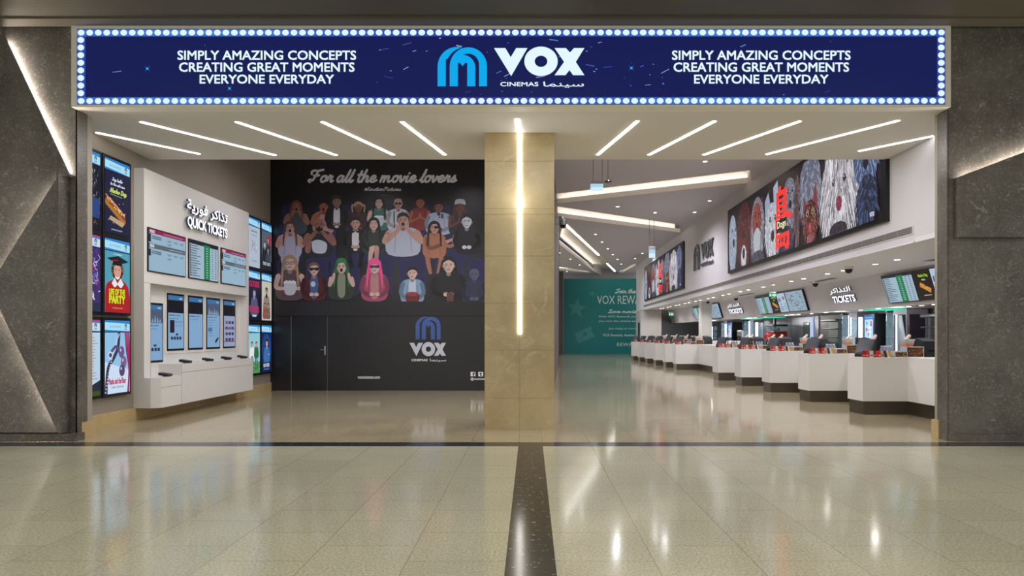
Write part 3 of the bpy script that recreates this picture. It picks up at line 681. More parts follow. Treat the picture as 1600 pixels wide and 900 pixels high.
# emblem and small print
A.logo_m(649.5,530.5,689,494.5, H('#3c5a9c'), BKG); A.logo_v(640,556.5,697,534.5, H('#c6cbd8'), BKG)
A.text('CINEMAS', 643,564.3,668,560.8, WL, .04); A.text(AR_CINEMA, 672,565.3,697,560.3, WL, .03)
A.text('voxcinemas.com', 559.5,591.5,594,587, WL, .03); A.text('@voxcinemas', 735.5,594.5,766,590, WL, .03)
A.rect(735.5,588,743,581,WL); A.text('f',738.5,588,742,582,BKG,.06); A.rect(747.5,588,755,581,WL); A.text('t',749.5,587,753,582,BKG,.06)
A.build('printed_graphic', M_PRINT, r)
# door in the hoarding: thin leaf, frame gap, lever handle
P = pxplane(HY); X0, X1, ZT = P(456,0)[0], P(511,0)[0], P(0,484)[2]
dr = MB().rbox(X0,X1,HY-.012,HY-.001,.01,ZT,.003).build('door_leaf', mat('black_door_vinyl', H('#19191e'), .28), r, label='black door set in the hoarding')
g = MB().box(X0-.022,X0-.008,HY-.014,HY-.001,0,ZT+.02).box(X0,X1,HY-.012,HY-.001,ZT+.008,ZT+.02).box(X1+.008,X1+.016,HY-.012,HY-.001,0,ZT+.02)
g.build('door_edge_trim', mat('scuffed_edge', H('#6d6a68'), .5), dr)
hx, hz = P(508,0)[0], P(0,548)[2]
MB().rbox(hx-.02,hx+.02,HY-.025,HY-.012,hz-.12,hz+.12,.006).tube([(hx,HY-.02,hz+.03),(hx,HY-.06,hz+.03),(hx-.1,HY-.065,hz+.03)],.011).build('handle', M_STEEL, dr)

# ============================================================ LEFT POSTER SCREENS
def wallfn(x, y0, y1, zt, zb, rev=False):     # art units u 0..90, v 0..160 (v down) on a wall facing +X
    return lambda u, v: (x, y0+(y1-y0)*u/90, zt+(zb-zt)*v/160)
def header(A, pink=False):
    A.rect(0,0,90,160,H('#0c1226')); A.clip = (2,2,88,158); A.rect(2,2,88,26,H('#2f7fc8')); A.poly([(2,6),(88,9),(88,25),(2,22)],H('#a7dcf2') if not pink else H('#c7d6ea'))
    if pink: A.rect(2,2,88,5,H('#c02a64')); 
    A.text('NOW SHOWING',18,18,56,13,H('#5aa8c8'),.01); A.logo_m(70,17,78,9,H('#1b2c54'),H('#a7dcf2')); A.text('VOX',70,22,78,19,H('#1b2c54'),.05)
def figure(A, x, y, s, skin, hair, top, long=True):
    if long: A.poly(smooth([(x-1.3*s,y-.4*s),(x,y-1.6*s),(x+1.3*s,y-.4*s),(x+1.7*s,y+3*s),(x-1.7*s,y+3*s),(x-1.3*s,y-.4*s)],4)[:-1],hair)
    A.poly(smooth([(x-.6*s,y+1.3*s),(x-2.3*s,y+2.1*s),(x-2.8*s,y+7*s),(x+2.8*s,y+7*s),(x+2.3*s,y+2.1*s),(x+.6*s,y+1.3*s),(x-.6*s,y+1.3*s)],4)[:-1],top)
    A.stroke([(x,y+.8*s),(x,y+1.8*s)],.9*s,tuple(c*.7 for c in skin))
    A.ell(x,y,1.02*s,1.35*s,skin); A.poly(smooth([(x-1.1*s,y+.1*s),(x-1.1*s,y-1.0*s),(x,y-1.6*s),(x+1.1*s,y-1.0*s),(x+1.1*s,y+.1*s),(x+.6*s,y-.7*s),(x-.6*s,y-.7*s),(x-1.1*s,y+.1*s)],4)[:-1],hair)
    for sg in (-1,1): A.ell(x+sg*.4*s,y-.05*s,.17*s,.1*s,H('#1c1414')); A.stroke([(x+sg*.2*s,y-.35*s),(x+sg*.65*s,y-.33*s)],.1*s,hair)
    A.stroke([(x,y),(x+.1*s,y+.4*s)],.08*s,tuple(c*.6 for c in skin)); A.stroke([(x-.3*s,y+.75*s),(x+.3*s,y+.75*s)],.14*s,H('#7c2a2a'))
def art_hotdog(A):
    header(A); A.rect(2,28,88,158,H('#1d1f3c'))
    A.script('Say hello'.replace('h','h'),26,46,62,7,H('#d5dcea'),.2,.3,-1); A.script('to the all-new',20,56,70,6,H('#d5dcea'),.2,.3,-1)
    A.script('Nacho Dog'.replace('h','h'),18,72,76,10,H('#c8d873'),.22,.3,-1); A.stroke([(20,76),(60,78)],.8,H('#c8d873'),False)
    A.stroke([(8,94),(38,112),(66,128)],15,H('#a8742e'),True,13); A.stroke([(8,88),(40,104),(68,121)],9,H('#8a3c30')); A.stroke([(10,84),(42,100),(68,116)],4.5,H('#c98a8c'))
    for i in range(26):
        t = i/25; A.ell(6+t*60+random.uniform(-2,2),84+t*34+random.uniform(-5,3),2.6,2.2,random.choice((H('#e0b860'),H('#c98a40'),H('#f0d890'))),8)
    A.poly([(20,122),(70,132),(60,142),(14,130)],H('#b89c7c'))
    for i in range(16): A.ell(random.uniform(8,84),random.uniform(80,150),1.4,1.0,random.choice((H('#c04030'),H('#d8d0b0'),H('#4a7a3a'))),6)
    A.text('AVAILABLE NOW',22,152,60,149,H('#c8d0e0'),.02)
def art_cap(A):
    header(A); A.rect(2,28,88,158,H('#4d9bb0'))
    for i in range(70): 
        a = random.uniform(0,2*PI); A.ell(44+17*math.cos(a),66+18*math.sin(a),4.5,4.2,random.choice((H('#5a4230'),H('#3e2d22'),H('#7a5c42'))),8)
    A.poly(smooth([(30,88),(8,98),(2,120),(2,158),(88,158),(86,118),(78,98),(58,88),(30,88)],4)[:-1],H('#a81e28'))
    A.poly([(24,96),(34,84),(44,96),(54,84),(66,96),(56,106),(44,98),(34,106)],H('#dfe4e8'))
    A.ell(44,70,12,16,H('#d49a84')); A.stroke([(38,82),(44,85),(50,82)],3.4,H('#f2ece6')); A.ell(38,66,2,1.2,H('#221815')); A.ell(50,66,2,1.2,H('#221815'))
    A.poly([(26,57),(60,57),(58,48),(30,48)],H('#16161c')); A.poly([(8,44),(46,36),(84,46),(46,55)],H('#1b1b22')); A.stroke([(46,45),(18,50),(16,64)],1.2,H('#c03028'))
    A.rect(12,104,74,142,H('#a81e28')); A.text('LIFE OF THE',16,120,70,108,H('#c6e222'),.06); A.text('PARTY',16,138,70,122,H('#c6e222'),.07)
    A.text('COMING SOON',26,150,62,147,H('#e8a060'),.02); A.text('THE COMEDY EVENT OF THE YEAR' if False else 'A COMEDY',30,35,60,32,H('#e8f0f0'),.02)
def art_cartoon(A):
    header(A); A.rect(2,28,88,158,H('#8ec0e4')); A.poly([(2,90),(88,110),(88,158),(2,158)],H('#c8dcf0'))
    for k in range(6): A.stroke([(70+k*3,28),(76+k*2.4,70),(84+k*.6,110),(80+k,158)],2.6,H('#b02a68') if k%2 else H('#8a1e54'))
    A.stroke([(50,30),(46,60),(30,84),(14,100),(8,130),(6,158)],9,H('#3a3450')); 
    for k in range(26):
        t = k/25; x = 50-46*t; y = 32+t*t*60+t*62; A.rect(x-2,y-1.4,x+2,y+1.2,H('#c4cdea'))
    A.stroke([(24,68),(40,58),(52,72)],7,H('#5a4a7a')); A.ell(20,76,8,8,H('#d6d8ee')); A.ell(20,76,5,5,H('#4a3a66'))
    for bx,by,c in ((58,70,'#6a5680'),(66,92,'#7a5c88'),(60,110,'#54466e')): A.ell(bx,by,10,13,H(c)); A.stroke([(bx,by+13),(bx-2,by+26)],.8,H('#3a2c4c')); A.ell(bx-3,by-4,2.5,3.5,H('#c9bada'))
    A.text('Masha and the Bear',14,138,74,126,H('#c03a6c'),.05); A.text('FAMILY CARTOON',24,147,66,143,H('#6a4a8a'),.02)
def art_fur(A):
    header(A); A.rect(2,28,88,158,H('#161828'))
    for k in range(150):
        x = random.gauss(46,16); y = random.uniform(34,120); g = random.uniform(.12,.55); A.stroke([(x,y),(x+random.uniform(-4,4),y+random.uniform(5,11))],1.6,(g*.8,g*.85,g),False,.3)
    A.rect(60,95,86,135,H('#2a4480')); 
    for k in range(50): A.ell(random.uniform(4,86),random.uniform(118,156),1.6,1.2,random.choice((H('#0e0e14'),H('#9aa4b8'),H('#c23a28'))),6)
    A.text('AT THE MOVIES' if False else 'NOW',10,132,40,124,H('#d83020'),.05)
def art_swirl(A):
    header(A, True); A.rect(2,28,88,158,H('#3c2f66'))
    for k in range(90):
        a = random.uniform(0,6.28); x = random.uniform(8,84); y = random.uniform(34,120); A.stroke([(x,y),(x+8*math.cos(a),y+8*math.sin(a)),(x+12*math.cos(a+.9),y+12*math.sin(a+.9))],2.2,random.choice((H('#b9a8e0'),H('#d05a9a'),H('#5a7ad0'),H('#e6dff2'),H('#7a3a8a'))),True,.5)
    A.text('ROAR',24,134,70,122,H('#d8dcf0'),.06); A.rect(2,140,88,158,H('#27304e'))
def art_pale(A):
    header(A, True); A.rect(2,28,88,158,H('#b4cfe2')); 
    for y in range(38,128,6): A.rect(56,y,56+random.randint(12,26),y+1.4,H('#a57a80'))
    for x in (8,18,28,38): A.stroke([(x,92),(x,120)],6,H('#3a4058')); A.stroke([(x,92),(x-3,76)],3,H('#3a4058')); A.stroke([(x,92),(x+4,80)],2.4,H('#3a4058'))
    A.poly([(2,140),(30,128),(60,136),(88,126),(88,158),(2,158)],H('#242a3c')); A.rect(2,148,88,158,H('#3e4c20')); A.poly([(40,128),(43,108),(46,128)],H('#20263a'))
def art_sketch(A):
    header(A); A.rect(2,28,88,158,H('#a8b6c8')); A.text('Sofia & me' if False else 'Sweet notes',18,46,68,38,H('#4a3c4c'),.02); A.text('MADE IN LOVE',24,58,64,54,H('#6a5a66'),.02)
    for k in range(40):
        a = k*.33; A.stroke([(44+22*math.cos(a),92+20*math.sin(a*1.4)),(44+14*math.cos(a+1.2),92+14*math.sin(a+2))],.9,random.choice((H('#5a4650'),H('#8a3c4c'),H('#d9dde6'))),False)
    A.text('IN CINEMAS',28,140,60,136,H('#4a4658'),.02)
def art_gang(A):
    header(A); A.rect(2,28,88,158,H('#545c68')); figure(A,60,56,7,H('#a8a4a4'),H('#2a2a30'),H('#33373f'),False); A.rect(60,40,84,70,H('#a03040'))
    figure(A,28,74,8,H('#b4acaa'),H('#3a3638'),H('#20242c'),False); figure(A,58,90,7,H('#8f8a8a'),H('#1c1c20'),H('#3c434e'))
    A.rect(2,128,88,158,H('#20242c')); A.text('STREET LIGHTS',12,142,78,132,H('#c2c8d0'),.04)
def art_red(A):
    header(A); A.rect(2,28,88,158,H('#1a1430')); figure(A,44,72,10,H('#9a9ab0'),H('#2a2438'),H('#4f5474'))
    A.text('OUTBACK' if False else 'OUTSIDE',8,52,82,34,H('#b8285a'),.05); A.text('POWER',8,134,82,114,H('#b8285a'),.05); A.rect(30,142,60,148,H('#c8ccd8'))
def art_beard(A):
    header(A); A.rect(2,28,88,158,H('#b9b8ae')); figure(A,44,62,10,H('#b08a74'),H('#2c2220'),H('#8a7a70'),False); A.ell(44,76,8,8,H('#2c2220'))
    figure(A,30,108,6,H('#b58f80'),H('#3a2c28'),H('#8c4a44')); figure(A,58,108,6,H('#a8806e'),H('#2c2220'),H('#6a5a54'),False); A.text('REUNION',22,142,68,130,H('#a0524c'),.04)
def art_green(A):
    header(A); A.rect(2,28,88,158,H('#8fc2cf')); A.rect(2,120,88,158,H('#4f8a4c')); 
    for x,c in ((26,'#dfe6e2'),(60,'#2f6a46')): figure(A,x,64,6,H('#c49a84'),H('#4a342a'),H(c),False); A.stroke([(x-5,104),(x-6,146)],7,H('#33507a')); A.stroke([(x+5,104),(x+6,146)],7,H('#33507a'))
    for k in range(30): A.ell(random.uniform(4,86),random.uniform(118,156),2.4,1.6,random.choice((H('#6aa84a'),H('#c8dc8a'),H('#2e6a34'))),6)
def art_blue(A):
    header(A); A.rect(2,28,88,158,H('#16285c')); A.ell(44,80,40,50,H('#24427e')); figure(A,46,62,9,H('#b9a4a4'),H('#141424'),H('#3a6aa8')); A.stroke([(26,96),(46,108),(64,100)],8,H('#3a6aa8')); A.ell(64,100,4,3,H('#b9a4a4'))
    A.rect(2,126,88,158,H('#141c40')); A.text('RIVER',18,142,70,130,H('#cfd6e6'),.04); A.rect(20,148,68,150,H('#5aa0d8'))
rows = [(4.37,3.14),(3.07,1.84),(1.74,.51)]
def poster(x, y0, y1, row, art, label, grp):
    zt, zb = rows[row]
    r = empty('poster_display', (x,(y0+y1)/2,zb), label, 'poster display', grp)
    fr = MB().rbox(x,x+.06,y0-.03,y1+.03,zb-.035,zt+.035,.006); fr.build('frame', M_BLACK, r)
    A = Art(wallfn(x+.062,y0,y1,zt,zb),(1,0,0)); art(A); A.build('screen', M_SCREEN, r)
gA = 'poster screens beside the left jamb'; gB = 'poster screens between the ticket wall and the mural'
poster(LX,10.95,11.66,0,art_hotdog,'poster screen showing a hot dog under white and green script on dark blue',gA)
poster(LX,10.95,11.66,1,art_cap,'poster screen showing a girl in graduation cap and red top with green lettering',gA)
poster(LX,10.95,11.66,2,art_cartoon,'poster screen with a film strip, pink curtain and pink lettering on pale blue',gA)
poster(LX,10.15,10.86,0,art_fur,'poster screen of grey shaggy fur cut by the left jamb, top row',gA)
poster(LX,10.15,10.86,1,art_swirl,'poster screen of purple swirls with a pink header cut by the left jamb',gA)
poster(LX,10.15,10.86,2,art_pale,'pale poster screen with dark raised hands cut by the left jamb, bottom row',gA)
for k, (y0,y1) in enumerate(((16.55,17.26),(17.35,18.03))):
    poster(LX,y0,y1,0,(art_sketch,art_gang)[k],('pale grey poster screen with a thin sketch, beside the ticket wall','grey poster screen of three people, top row next to the mural')[k],gB)
    poster(LX,y0,y1,1,(art_red,art_beard)[k],('dark poster screen with crimson lettering over a grey figure','cream poster screen of a bearded man with two people below')[k],gB)
    poster(LX,y0,y1,2,(art_green,art_blue)[k],('poster screen of two people in green grass, beside the ticket desk','dark blue poster screen of a long-haired figure, bottom row next to the mural')[k],gB)

# ============================================================ QUICK TICKETS WALL UNIT
FXX = -6.72; BX = -6.87; U0 = 11.87; U1 = 16.28
r = empty('ticket_kiosk_wall', (-6.8,14,.21), 'white quick tickets wall unit with built-in screens and a floating desk', 'ticket kiosk')
b = MB().box(LX,FXX,U0,U1,2.40,4.39)                                   # head panel
b.box(LX,FXX,U0,U0+.2,.21,2.40).box(LX,FXX,U1-.12,U1,.21,2.40).box(LX,BX,U0+.2,U1-.12,.5,2.40)
b.build('housing', M_WHITE, r)
sm = MB().box(FXX,FXX+.002,U0,U1,2.396,2.402).box(FXX,FXX+.002,U0+.2-.003,U0+.203,.4,2.4); sm.build('panel_joint', mat('joint_grey', H('#8f8c86'), .7), r)
DX = -6.45
d1 = MB().prism([(LX,U0),(-6.6,U0-.01),(DX,U0+.06),(DX,12.62),(LX,12.62)], .21,.735)
d1.prism([(LX,12.62),(DX,12.62),(DX,U1-.42),(LX+.05,U1-.42)], .21,.945)
d1.build('desk', M_WHITE, r)
MB().box(DX,DX+.002,12.62,U1-.42,.787,.795).box(DX,DX+.002,U0+.06,12.62,.56,.568).box(DX,DX+.002,12.618,12.624,.21,.945).build('desk_joint', MATS['joint_grey'], r)
def ui_fn(x, y0, y1, zt, zb): return lambda u, v: (x, y0+(y1-y0)*u/90, zt+(zb-zt)*v/160)
def k_screen(i, y0, y1, zt, zb):
    fr = MB().rbox(BX,BX+.02,y0-.03,y1+.03,zb-.04,zt+.04,.004).build('display', M_BLACK, r)
    MB().box(BX,BX+.012,y0-.09,y1+.09,zb-.09,zt+.09).build('surround', M_WHITE, fr)
    A = Art(ui_fn(BX+.022,y0,y1,zt,zb),(1,0,0)); BL = H('#7fa3c6')
    A.rect(0,0,90,160,BL); A.rect(0,0,90,14,H('#3d6f9e')); A.text('VOX',64,10,82,6,H('#e4eef6'),.05)
    A.rect(0,14,90,52,H('#17161f'))
    if i in (0,3):
        A.rect(0,14,90,52,H('#4a5870')); 
        for k in range(6): A.poly([(8+k*13,50),(12+k*13,28+5*(k%3)),(18+k*13,50)],H('#8fa4ba'))
    A.rect(6,58,40,61,H('#3c5674')); A.rect(46,58,70,61,H('#4f6f92')); A.rect(6,68,60,70,H('#5a7da2'))
    if i == 1: A.rect(10,74,36,112,H('#241c2c')); A.rect(40,78,84,80,H('#4f6f92')); A.rect(40,88,84,92,H('#6f94ba'))
    if i in (0,1):
        for k in range(4): A.rect(16+k*16,124,28+k*16,133,H('#22304a')); 
        A.rect(44,114,58,120,H('#22304a'))
    if i == 3:
        A.rect(6,96,34,108,H('#4a6c98')); A.poly([(54,140),(76,126),(82,132),(60,148)],H('#1d2840'))
        for k in range(6): A.rect(8,76+k*9,40,78+k*9,H('#56789e')); A.rect(50,76+k*9,82,77+k*9,H('#56789e'))
    if i == 4:
        A.rect(0,52,90,160,H('#8f9ab8'))
        for q in range(4):
            for k in range(3): A.rect(12+k*24,70+q*20,30+k*24,80+q*20,random.choice((H('#4a3a5c'),H('#2c3350'),H('#6a5a7c'))))
        A.rect(4,94,86,98,H('#6a4a86')); A.rect(4,140,86,144,H('#6a4a86'))
    A.build('screen', M_SCREEN, fr)
for i, (y0,y1,zt,zb) in enumerate(((12.12,12.7,2.03,1.02),(12.9,13.47,2.24,1.22),(13.69,14.25,2.24,1.22),(14.46,15.04,2.24,1.22),(15.25,15.82,2.24,1.22))): k_screen(i,y0,y1,zt,zb)
def board(kind):
    def f(A):   # units 0..160 x 0..90
        if kind == 0:
            A.rect(0,0,160,90,H('#93b0c4')); A.rect(0,0,160,9,H('#8a2350')); A.text('MAX',4,8,24,1.5,H('#e0d8e0'),.06); A.rect(60,4,150,5.5,H('#c08aa4'))
            A.rect(0,31,160,41,H('#58656f')); A.text('4DX',4,39,22,32.5,H('#dfe4e8'),.06); A.rect(0,10,8,28,H('#20242e')); A.rect(0,43,8,58,H('#20242e'))
            for y in (14,18): A.rect(12,y,52,y+2,H('#3a4656'))
            for y in (46,50): A.rect(12,y,52,y+2,H('#3a4656'))
            for y, n in ((16,3),(24,1),(47,3),(56,1)):
                for k in range(n): A.text('14:30',78+k*28,y+4,94+k*28,y,H('#344050'),.03)
            A.rect(84,35.5,150,37,H('#9aa6ae'))
        elif kind == 1:
            A.rect(0,0,160,90,H('#9cb4c4')); A.rect(0,0,160,8,H('#20262e')); A.rect(78,4,112,90,H('#1f7a50'))
            for k in range(13):
                y = 11+k*6; A.rect(3,y-1,9,y+4,H('#2a2f38')); A.rect(12,y,12+random.randint(22,52),y+1.6,H('#3a4454')); A.rect(12,y+2.6,34,y+3.4,H('#6f8294')); A.rect(90,y+.5,100,y+2,H('#b9e0cc'))
                A.rect(122,y,130,y+2,H('#4a5566')); A.rect(142,y,150,y+2,H('#3a4454'))
        return A
    return f
def wide_fn(x, y0, y1, zt, zb): return lambda u, v: (x, y0+(y1-y0)*u/160, zt+(zb-zt)*v/90)
for i, (y0,y1) in enumerate(((11.98,13.24),(13.41,14.63),(14.81,16.05))):
    fr = MB().rbox(FXX,FXX+.02,y0-.025,y1+.025,2.60,3.38,.004).build('display', M_BLACK, r)
    A = Art(wide_fn(FXX+.022,y0,y1,3.36,2.62),(1,0,0)); board((0,1,0)[i])(A); A.build('screen', M_SCREEN, fr)
def letters(text, fn, N, x0, y0, x1, y1, bold, t, facemat, sidemat, parent, name='lettering'):
    """channel letters: lit face, body behind"""
    vs, fs, b = text_polys(text, bold); N = Vector(N)
    q = [Vector(fn(x0+(v[0]-b[0])/(b[1]-b[0])*(x1-x0), y0+(v[1]-b[2])/(b[3]-b[2])*(y1-y0))) for v in vs]
    solid_letters(q, fs, N, t, facemat, sidemat, parent, name)
def solid_letters(q, fs, N, t, facemat, sidemat, parent, name='lettering', back=.03):
    n = len(q); cnt = {}
    for f in fs:
        for i in range(len(f)):
            e = (f[i], f[(i+1)%len(f)]); cnt[e] = 1
    side = [e for e in cnt if (e[1],e[0]) not in cnt]
    body = MB().add([p+N*back for p in q]+[p+N*t for p in q], [tuple(n+i for i in f) for f in fs]+[tuple(f)[::-1] for f in fs]+[(a,b_,n+b_,n+a) for a,b_ in side])
    o = body.build(name, sidemat, parent)
    if facemat: MB().add([p+N*(t+.002) for p in q], fs).build('lit_face', facemat, o)
    return o
WF = lambda u, v: (FXX, u, v)
letters('QUICK TICKETS', WF, (1,0,0), 13.24, 3.56, 14.97, 3.80, .03, .07, M_LETW, mat('letter_side', H('#3c4458'), .5), r)
letters(AR_QUICK, WF, (1,0,0), 13.22, 3.86, 14.97, 4.13, .018, .07, M_LETW, MATS['letter_side'], r)
def make_pad():
    r = empty('card_terminal', (0,0,0), '', 'card terminal')
    MB().rbox(-.03,.03,-.04,.04,0,.03,.006).build('foot', M_BLACK, r)
    o = MB().add([(x,y,z) for x,y,z in [(-.08,-.1,.03),(.09,-.1,.0),(.09,.1,.0),(-.08,.1,.03),(-.08,-.1,.075),(.09,-.1,.045),(.09,.1,.045),(-.08,.1,.075)]],[(0,3,2,1),(4,5,6,7),(0,1,5,4),(1,2,6,5),(2,3,7,6),(3,0,4,7)]).build('keypad_body', M_BLACK, r)
    return r
for k, (y, z, lb) in enumerate(((12.33,.735,'black card terminal on the low step of the ticket desk'),(13.05,.945,'black card terminal on the ticket desk beside the low step'),(13.95,.945,'black card terminal second along the raised ticket desk'),(14.8,.945,'black card terminal third along the raised ticket desk'),(15.62,.945,'black card terminal at the far end of the ticket desk'))):
    place('pad', make_pad, (-6.6,y,z), .15, lb, 'card terminals on the ticket desk')

# ============================================================ RIGHT WALL: LED WALLS, LOGO, GRILLE
def fas(d, z, off=0): return (fx(d)-off, d, z)
def shag(A, cx, cy, rx, ry, base, lo, hi, n=160, ln=12, wd=2.2, down=.6):
    A.ell(cx,cy,rx,ry,base,22)
    for k in range(n):
        a = random.uniform(0,2*PI); q = math.sqrt(random.random()); x = cx+rx*q*math.cos(a); y = cy+ry*q*math.sin(a); g = random.random()
        dx = math.cos(a)*(1-down); dy = math.sin(a)*(1-down)+down; l = ln*random.uniform(.5,1.2)
        A.stroke([(x,y),(x+dx*l*.5+random.uniform(-1,1),y+dy*l*.5),(x+dx*l+random.uniform(-2,2),y+dy*l)],wd,tuple(p*(1-g)+q_*g for p,q_ in zip(lo,hi)),True,.4)
def face(A, cx, cy, s, nose, eye=H('#1a1215'), ring=None, sp=1.0):
    for sg in (-1,1):
        if ring: A.ell(cx+sg*9*s*sp,cy-12*s,4.4*s,4.4*s,ring,12)
        A.ell(cx+sg*9*s*sp,cy-12*s,3*s,3.6*s,eye,10); A.ell(cx+sg*9*s*sp-.8*s,cy-13*s,.9*s,.9*s,H('#d8dce6'),6)
    A.ell(cx,cy+8*s,5.6*s,6.8*s,nose,14); A.ell(cx-1.5*s,cy+6*s,1.4*s,1.2*s,tuple(min(1,c*2.2) for c in nose),8)
def dogs(A):   # 500 x 100 units, v down
    A.inc = .008
    A.rect(0,0,500,100,H('#0b0a0e')); A.clip = (8,4,492,96); A.rect(8,4,492,96,H('#1a1218'))
    for k in range(60): x = random.uniform(10,490); A.stroke([(x,random.uniform(4,40)),(x+random.uniform(-6,6),random.uniform(50,96))],random.uniform(2,6),random.choice((H('#2c1c20'),H('#241a26'),H('#40222a'),H('#141420'))),False)
    shag(A,28,56,22,44,H('#8a96a8'),H('#4c5c78'),H('#c4cedd'),170,10,2); face(A,34,48,1.0,H('#1a1c26'))
    shag(A,88,50,32,48,H('#3a171b'),H('#200c10'),H('#8a3c3c'),260,13); face(A,88,44,.9,H('#1c0c10')); shag(A,87,82,13,16,H('#b8bac4'),H('#7a7c88'),H('#dcdee4'),60,6); A.ell(87,78,6,8,H('#241a20'))
    shag(A,150,54,30,46,H('#6f6a76'),H('#3c3644'),H('#a9aeba'),260,10); shag(A,149,40,19,24,H('#7a3430'),H('#4c1c1c'),H('#b0645a'),120,6,1.8); face(A,149,42,.9,H('#5a2420')); A.poly(smooth([(134,60),(149,50),(164,60),(160,82),(149,88),(137,82),(134,60)],4)[:-1],H('#a9aeb8'))
    shag(A,152,92,26,10,H('#3c3846'),H('#24202e'),H('#6f6a7a'),70,8)
    A.poly([(183,22),(197,12),(212,44),(204,66),(186,60)],H('#8e9bb0')); A.poly([(216,10),(232,2),(240,50),(220,56)],H('#9aa8bc'))
    shag(A,212,64,28,36,H('#a9acb8'),H('#6f7080'),H('#e4e6ec'),260,10); face(A,214,62,1.1,H('#161620'))
    shag(A,272,42,24,32,H('#5c6272'),H('#33384a'),H('#a8acba'),170,8); face(A,276,36,.8,H('#15151c')); shag(A,262,84,26,18,H('#2a3044'),H('#1c2030'),H('#5a6076'),110,8)
    shag(A,298,52,9,40,H('#4a363a'),H('#2c1e22'),H('#7f6468'),90,16)
    shag(A,336,36,30,40,H('#5a5f72'),H('#33374a'),H('#a0a5b6'),240,14)
    A.poly([(318,64),(318,40),(330,60)],H('#7c3036')); A.poly([(342,56),(352,30),(358,64)],H('#7c3036'))
    shag(A,337,74,21,25,H('#3c1b1c'),H('#220e10'),H('#a06258'),220,7,1.8); face(A,337,73,.85,H('#a83c50'),H('#20140c'),H('#c8b48c')); shag(A,337,92,9,5,H('#8a4450'),H('#5a2a30'),H('#c08088'),30,4)
    shag(A,408,56,42,50,H('#86828c'),H('#4c4652'),H('#e6e3e8'),700,20,2.0,.72); face(A,410,58,1.15,H('#7c3048'),H('#241a20'),None,1.2)
    for k in range(90): x = random.uniform(378,440); A.stroke([(x,10+random.random()*22),(x+random.uniform(-5,5),34+random.random()*18)],1.6,random.choice((H('#e6e3e8'),H('#a8a4ae'),H('#6a6470'))),False,.3)
    shag(A,408,93,20,8,H('#2a262e'),H('#1e1c24'),H('#4a4650'),60,8)
    shag(A,466,34,24,30,H('#3c4c70'),H('#202c4a'),H('#8fa2c4'),200,9,1.8); face(A,466,34,.9,H('#15161f')); shag(A,468,76,20,24,H('#1c2238'),H('#121628'),H('#4c5a80'),130,14)
    RD = H('#ff2e24'); BK = H('#1a1208'); o = 27
    A.rect(212+o,14,220+o,22,RD); A.rect(203+o,20,239+o,26,RD); A.rect(203+o,20,211+o,52,RD); A.rect(231+o,20,239+o,52,RD)
    for y in (30,37,44): A.rect(203+o,y,239+o,y+4,RD)
    A.rect(201+o,50,244+o,54,RD); A.rect(200+o,50,205+o,76,RD); A.rect(240+o,52,256+o,58,RD); A.rect(203+o,55,239+o,71,BK); A.text('Dogs',206+o,68,236+o,57,H('#f4efc0'),.03)
    A.rect(201+o,73,248+o,78,RD); A.rect(201+o,73,209+o,92,RD); A.rect(201+o,84,232+o,89,RD); A.rect(240+o,73,248+o,90,RD); A.rect(216+o,78,222+o,88,RD); A.rect(228+o,78,234+o,88,RD); A.poly([(232+o,88),(248+o,84),(246+o,93),(236+o,94)],RD)
    A.text('VOX',474,92,482,88,H('#d8dce6'),.05)
for d0, d1, lb in ((12.35,23.05,'long led wall of shaggy dog faces with red lettering, closest to the entrance'),(30.5,42.5,'second led wall of dog faces beyond the metal letters, far down the lobby')):
    r = empty('led_wall', fas((d0+d1)/2,3.54), lb, 'led screen', 'led walls above the counters')
    mb = MB(); a, c = fas(d1,0), fas(d0,0)
    for (za,zb_) in ((3.54,5.66),): mb.prism([(a[0],a[1]),(c[0],c[1]),(c[0]-.07,c[1]),(a[0]-.07,a[1])], za, zb_)
    mb.build('frame', M_BLACK, r)
    A = Art(lambda u, v, d0=d0, d1=d1: (fx(d1+(d0-d1)*u/500)-.072, d1+(d0-d1)*u/500, 5.66-2.12*v/100), (-1,0,0)); dogs(A); A.build('screen', M_SCREEN, r)
# metal letters on the wall
r = empty('wall_letters', fas(26.8,4.1), 'grey metal arch emblem and cinema lettering mounted on the wall between the two led walls', 'sign')
FN = lambda u, v: fas(28.5-3.3*u, 4.12+v)     # u 0..1 along, v metres
def arches(parent):
    Wd = 1.17/3.3
    def ring(c, ro, ri, ztop, half=False):
        vs = []; fs = []; n = 14; tz = ztop-ro*3.3
        pts_o = [(c-ro,0)]+[(c-ro*math.cos(t*PI/n), tz+ro*3.3*math.sin(t*PI/n)) for t in range(n+1)]+[(c+ro,0)]
        pts_i = [(c-ri,0)]+[(c-ri*math.cos(t*PI/n), tz+ri*3.3*math.sin(t*PI/n)) for t in range(n+1)]+[(c+ri,0)]
        q = [Vector(FN(*p)) for p in pts_o+pts_i]; m = len(pts_o)
        return q, [(i,i+1,m+i+1,m+i) for i in range(m-1)]
    for c, ro, ri, zt in ((.165,.165,.125,1.05),(.165,.09,.052,.8)):
        q, fs = ring(c, ro, ri, zt); solid_letters(q, fs, Vector((-1,0,0)), .055, None, M_LETTER, parent, 'arch')
arches(r)
def glyph(parts, parent, name):
    q = []; fs = []
    for P_ in parts:
        n = len(q); q += [Vector(FN(*p)) for p in P_]; fs.append(tuple(range(n,n+len(P_))))
    solid_letters(q, fs, Vector((-1,0,0)), .055, None, M_LETTER, parent, name)
glyph([[(.40,.95),(.47,.95),(.515,.62),(.515,.3)],[(.515,.3),(.515,.62),(.56,.95),(.63,.95)]], r, 'letter')
q = []; fs = []; n = 20
for t in range(n): q.append(Vector(FN(.7+.1*math.cos(2*PI*t/n), .62+.33*math.sin(2*PI*t/n))))
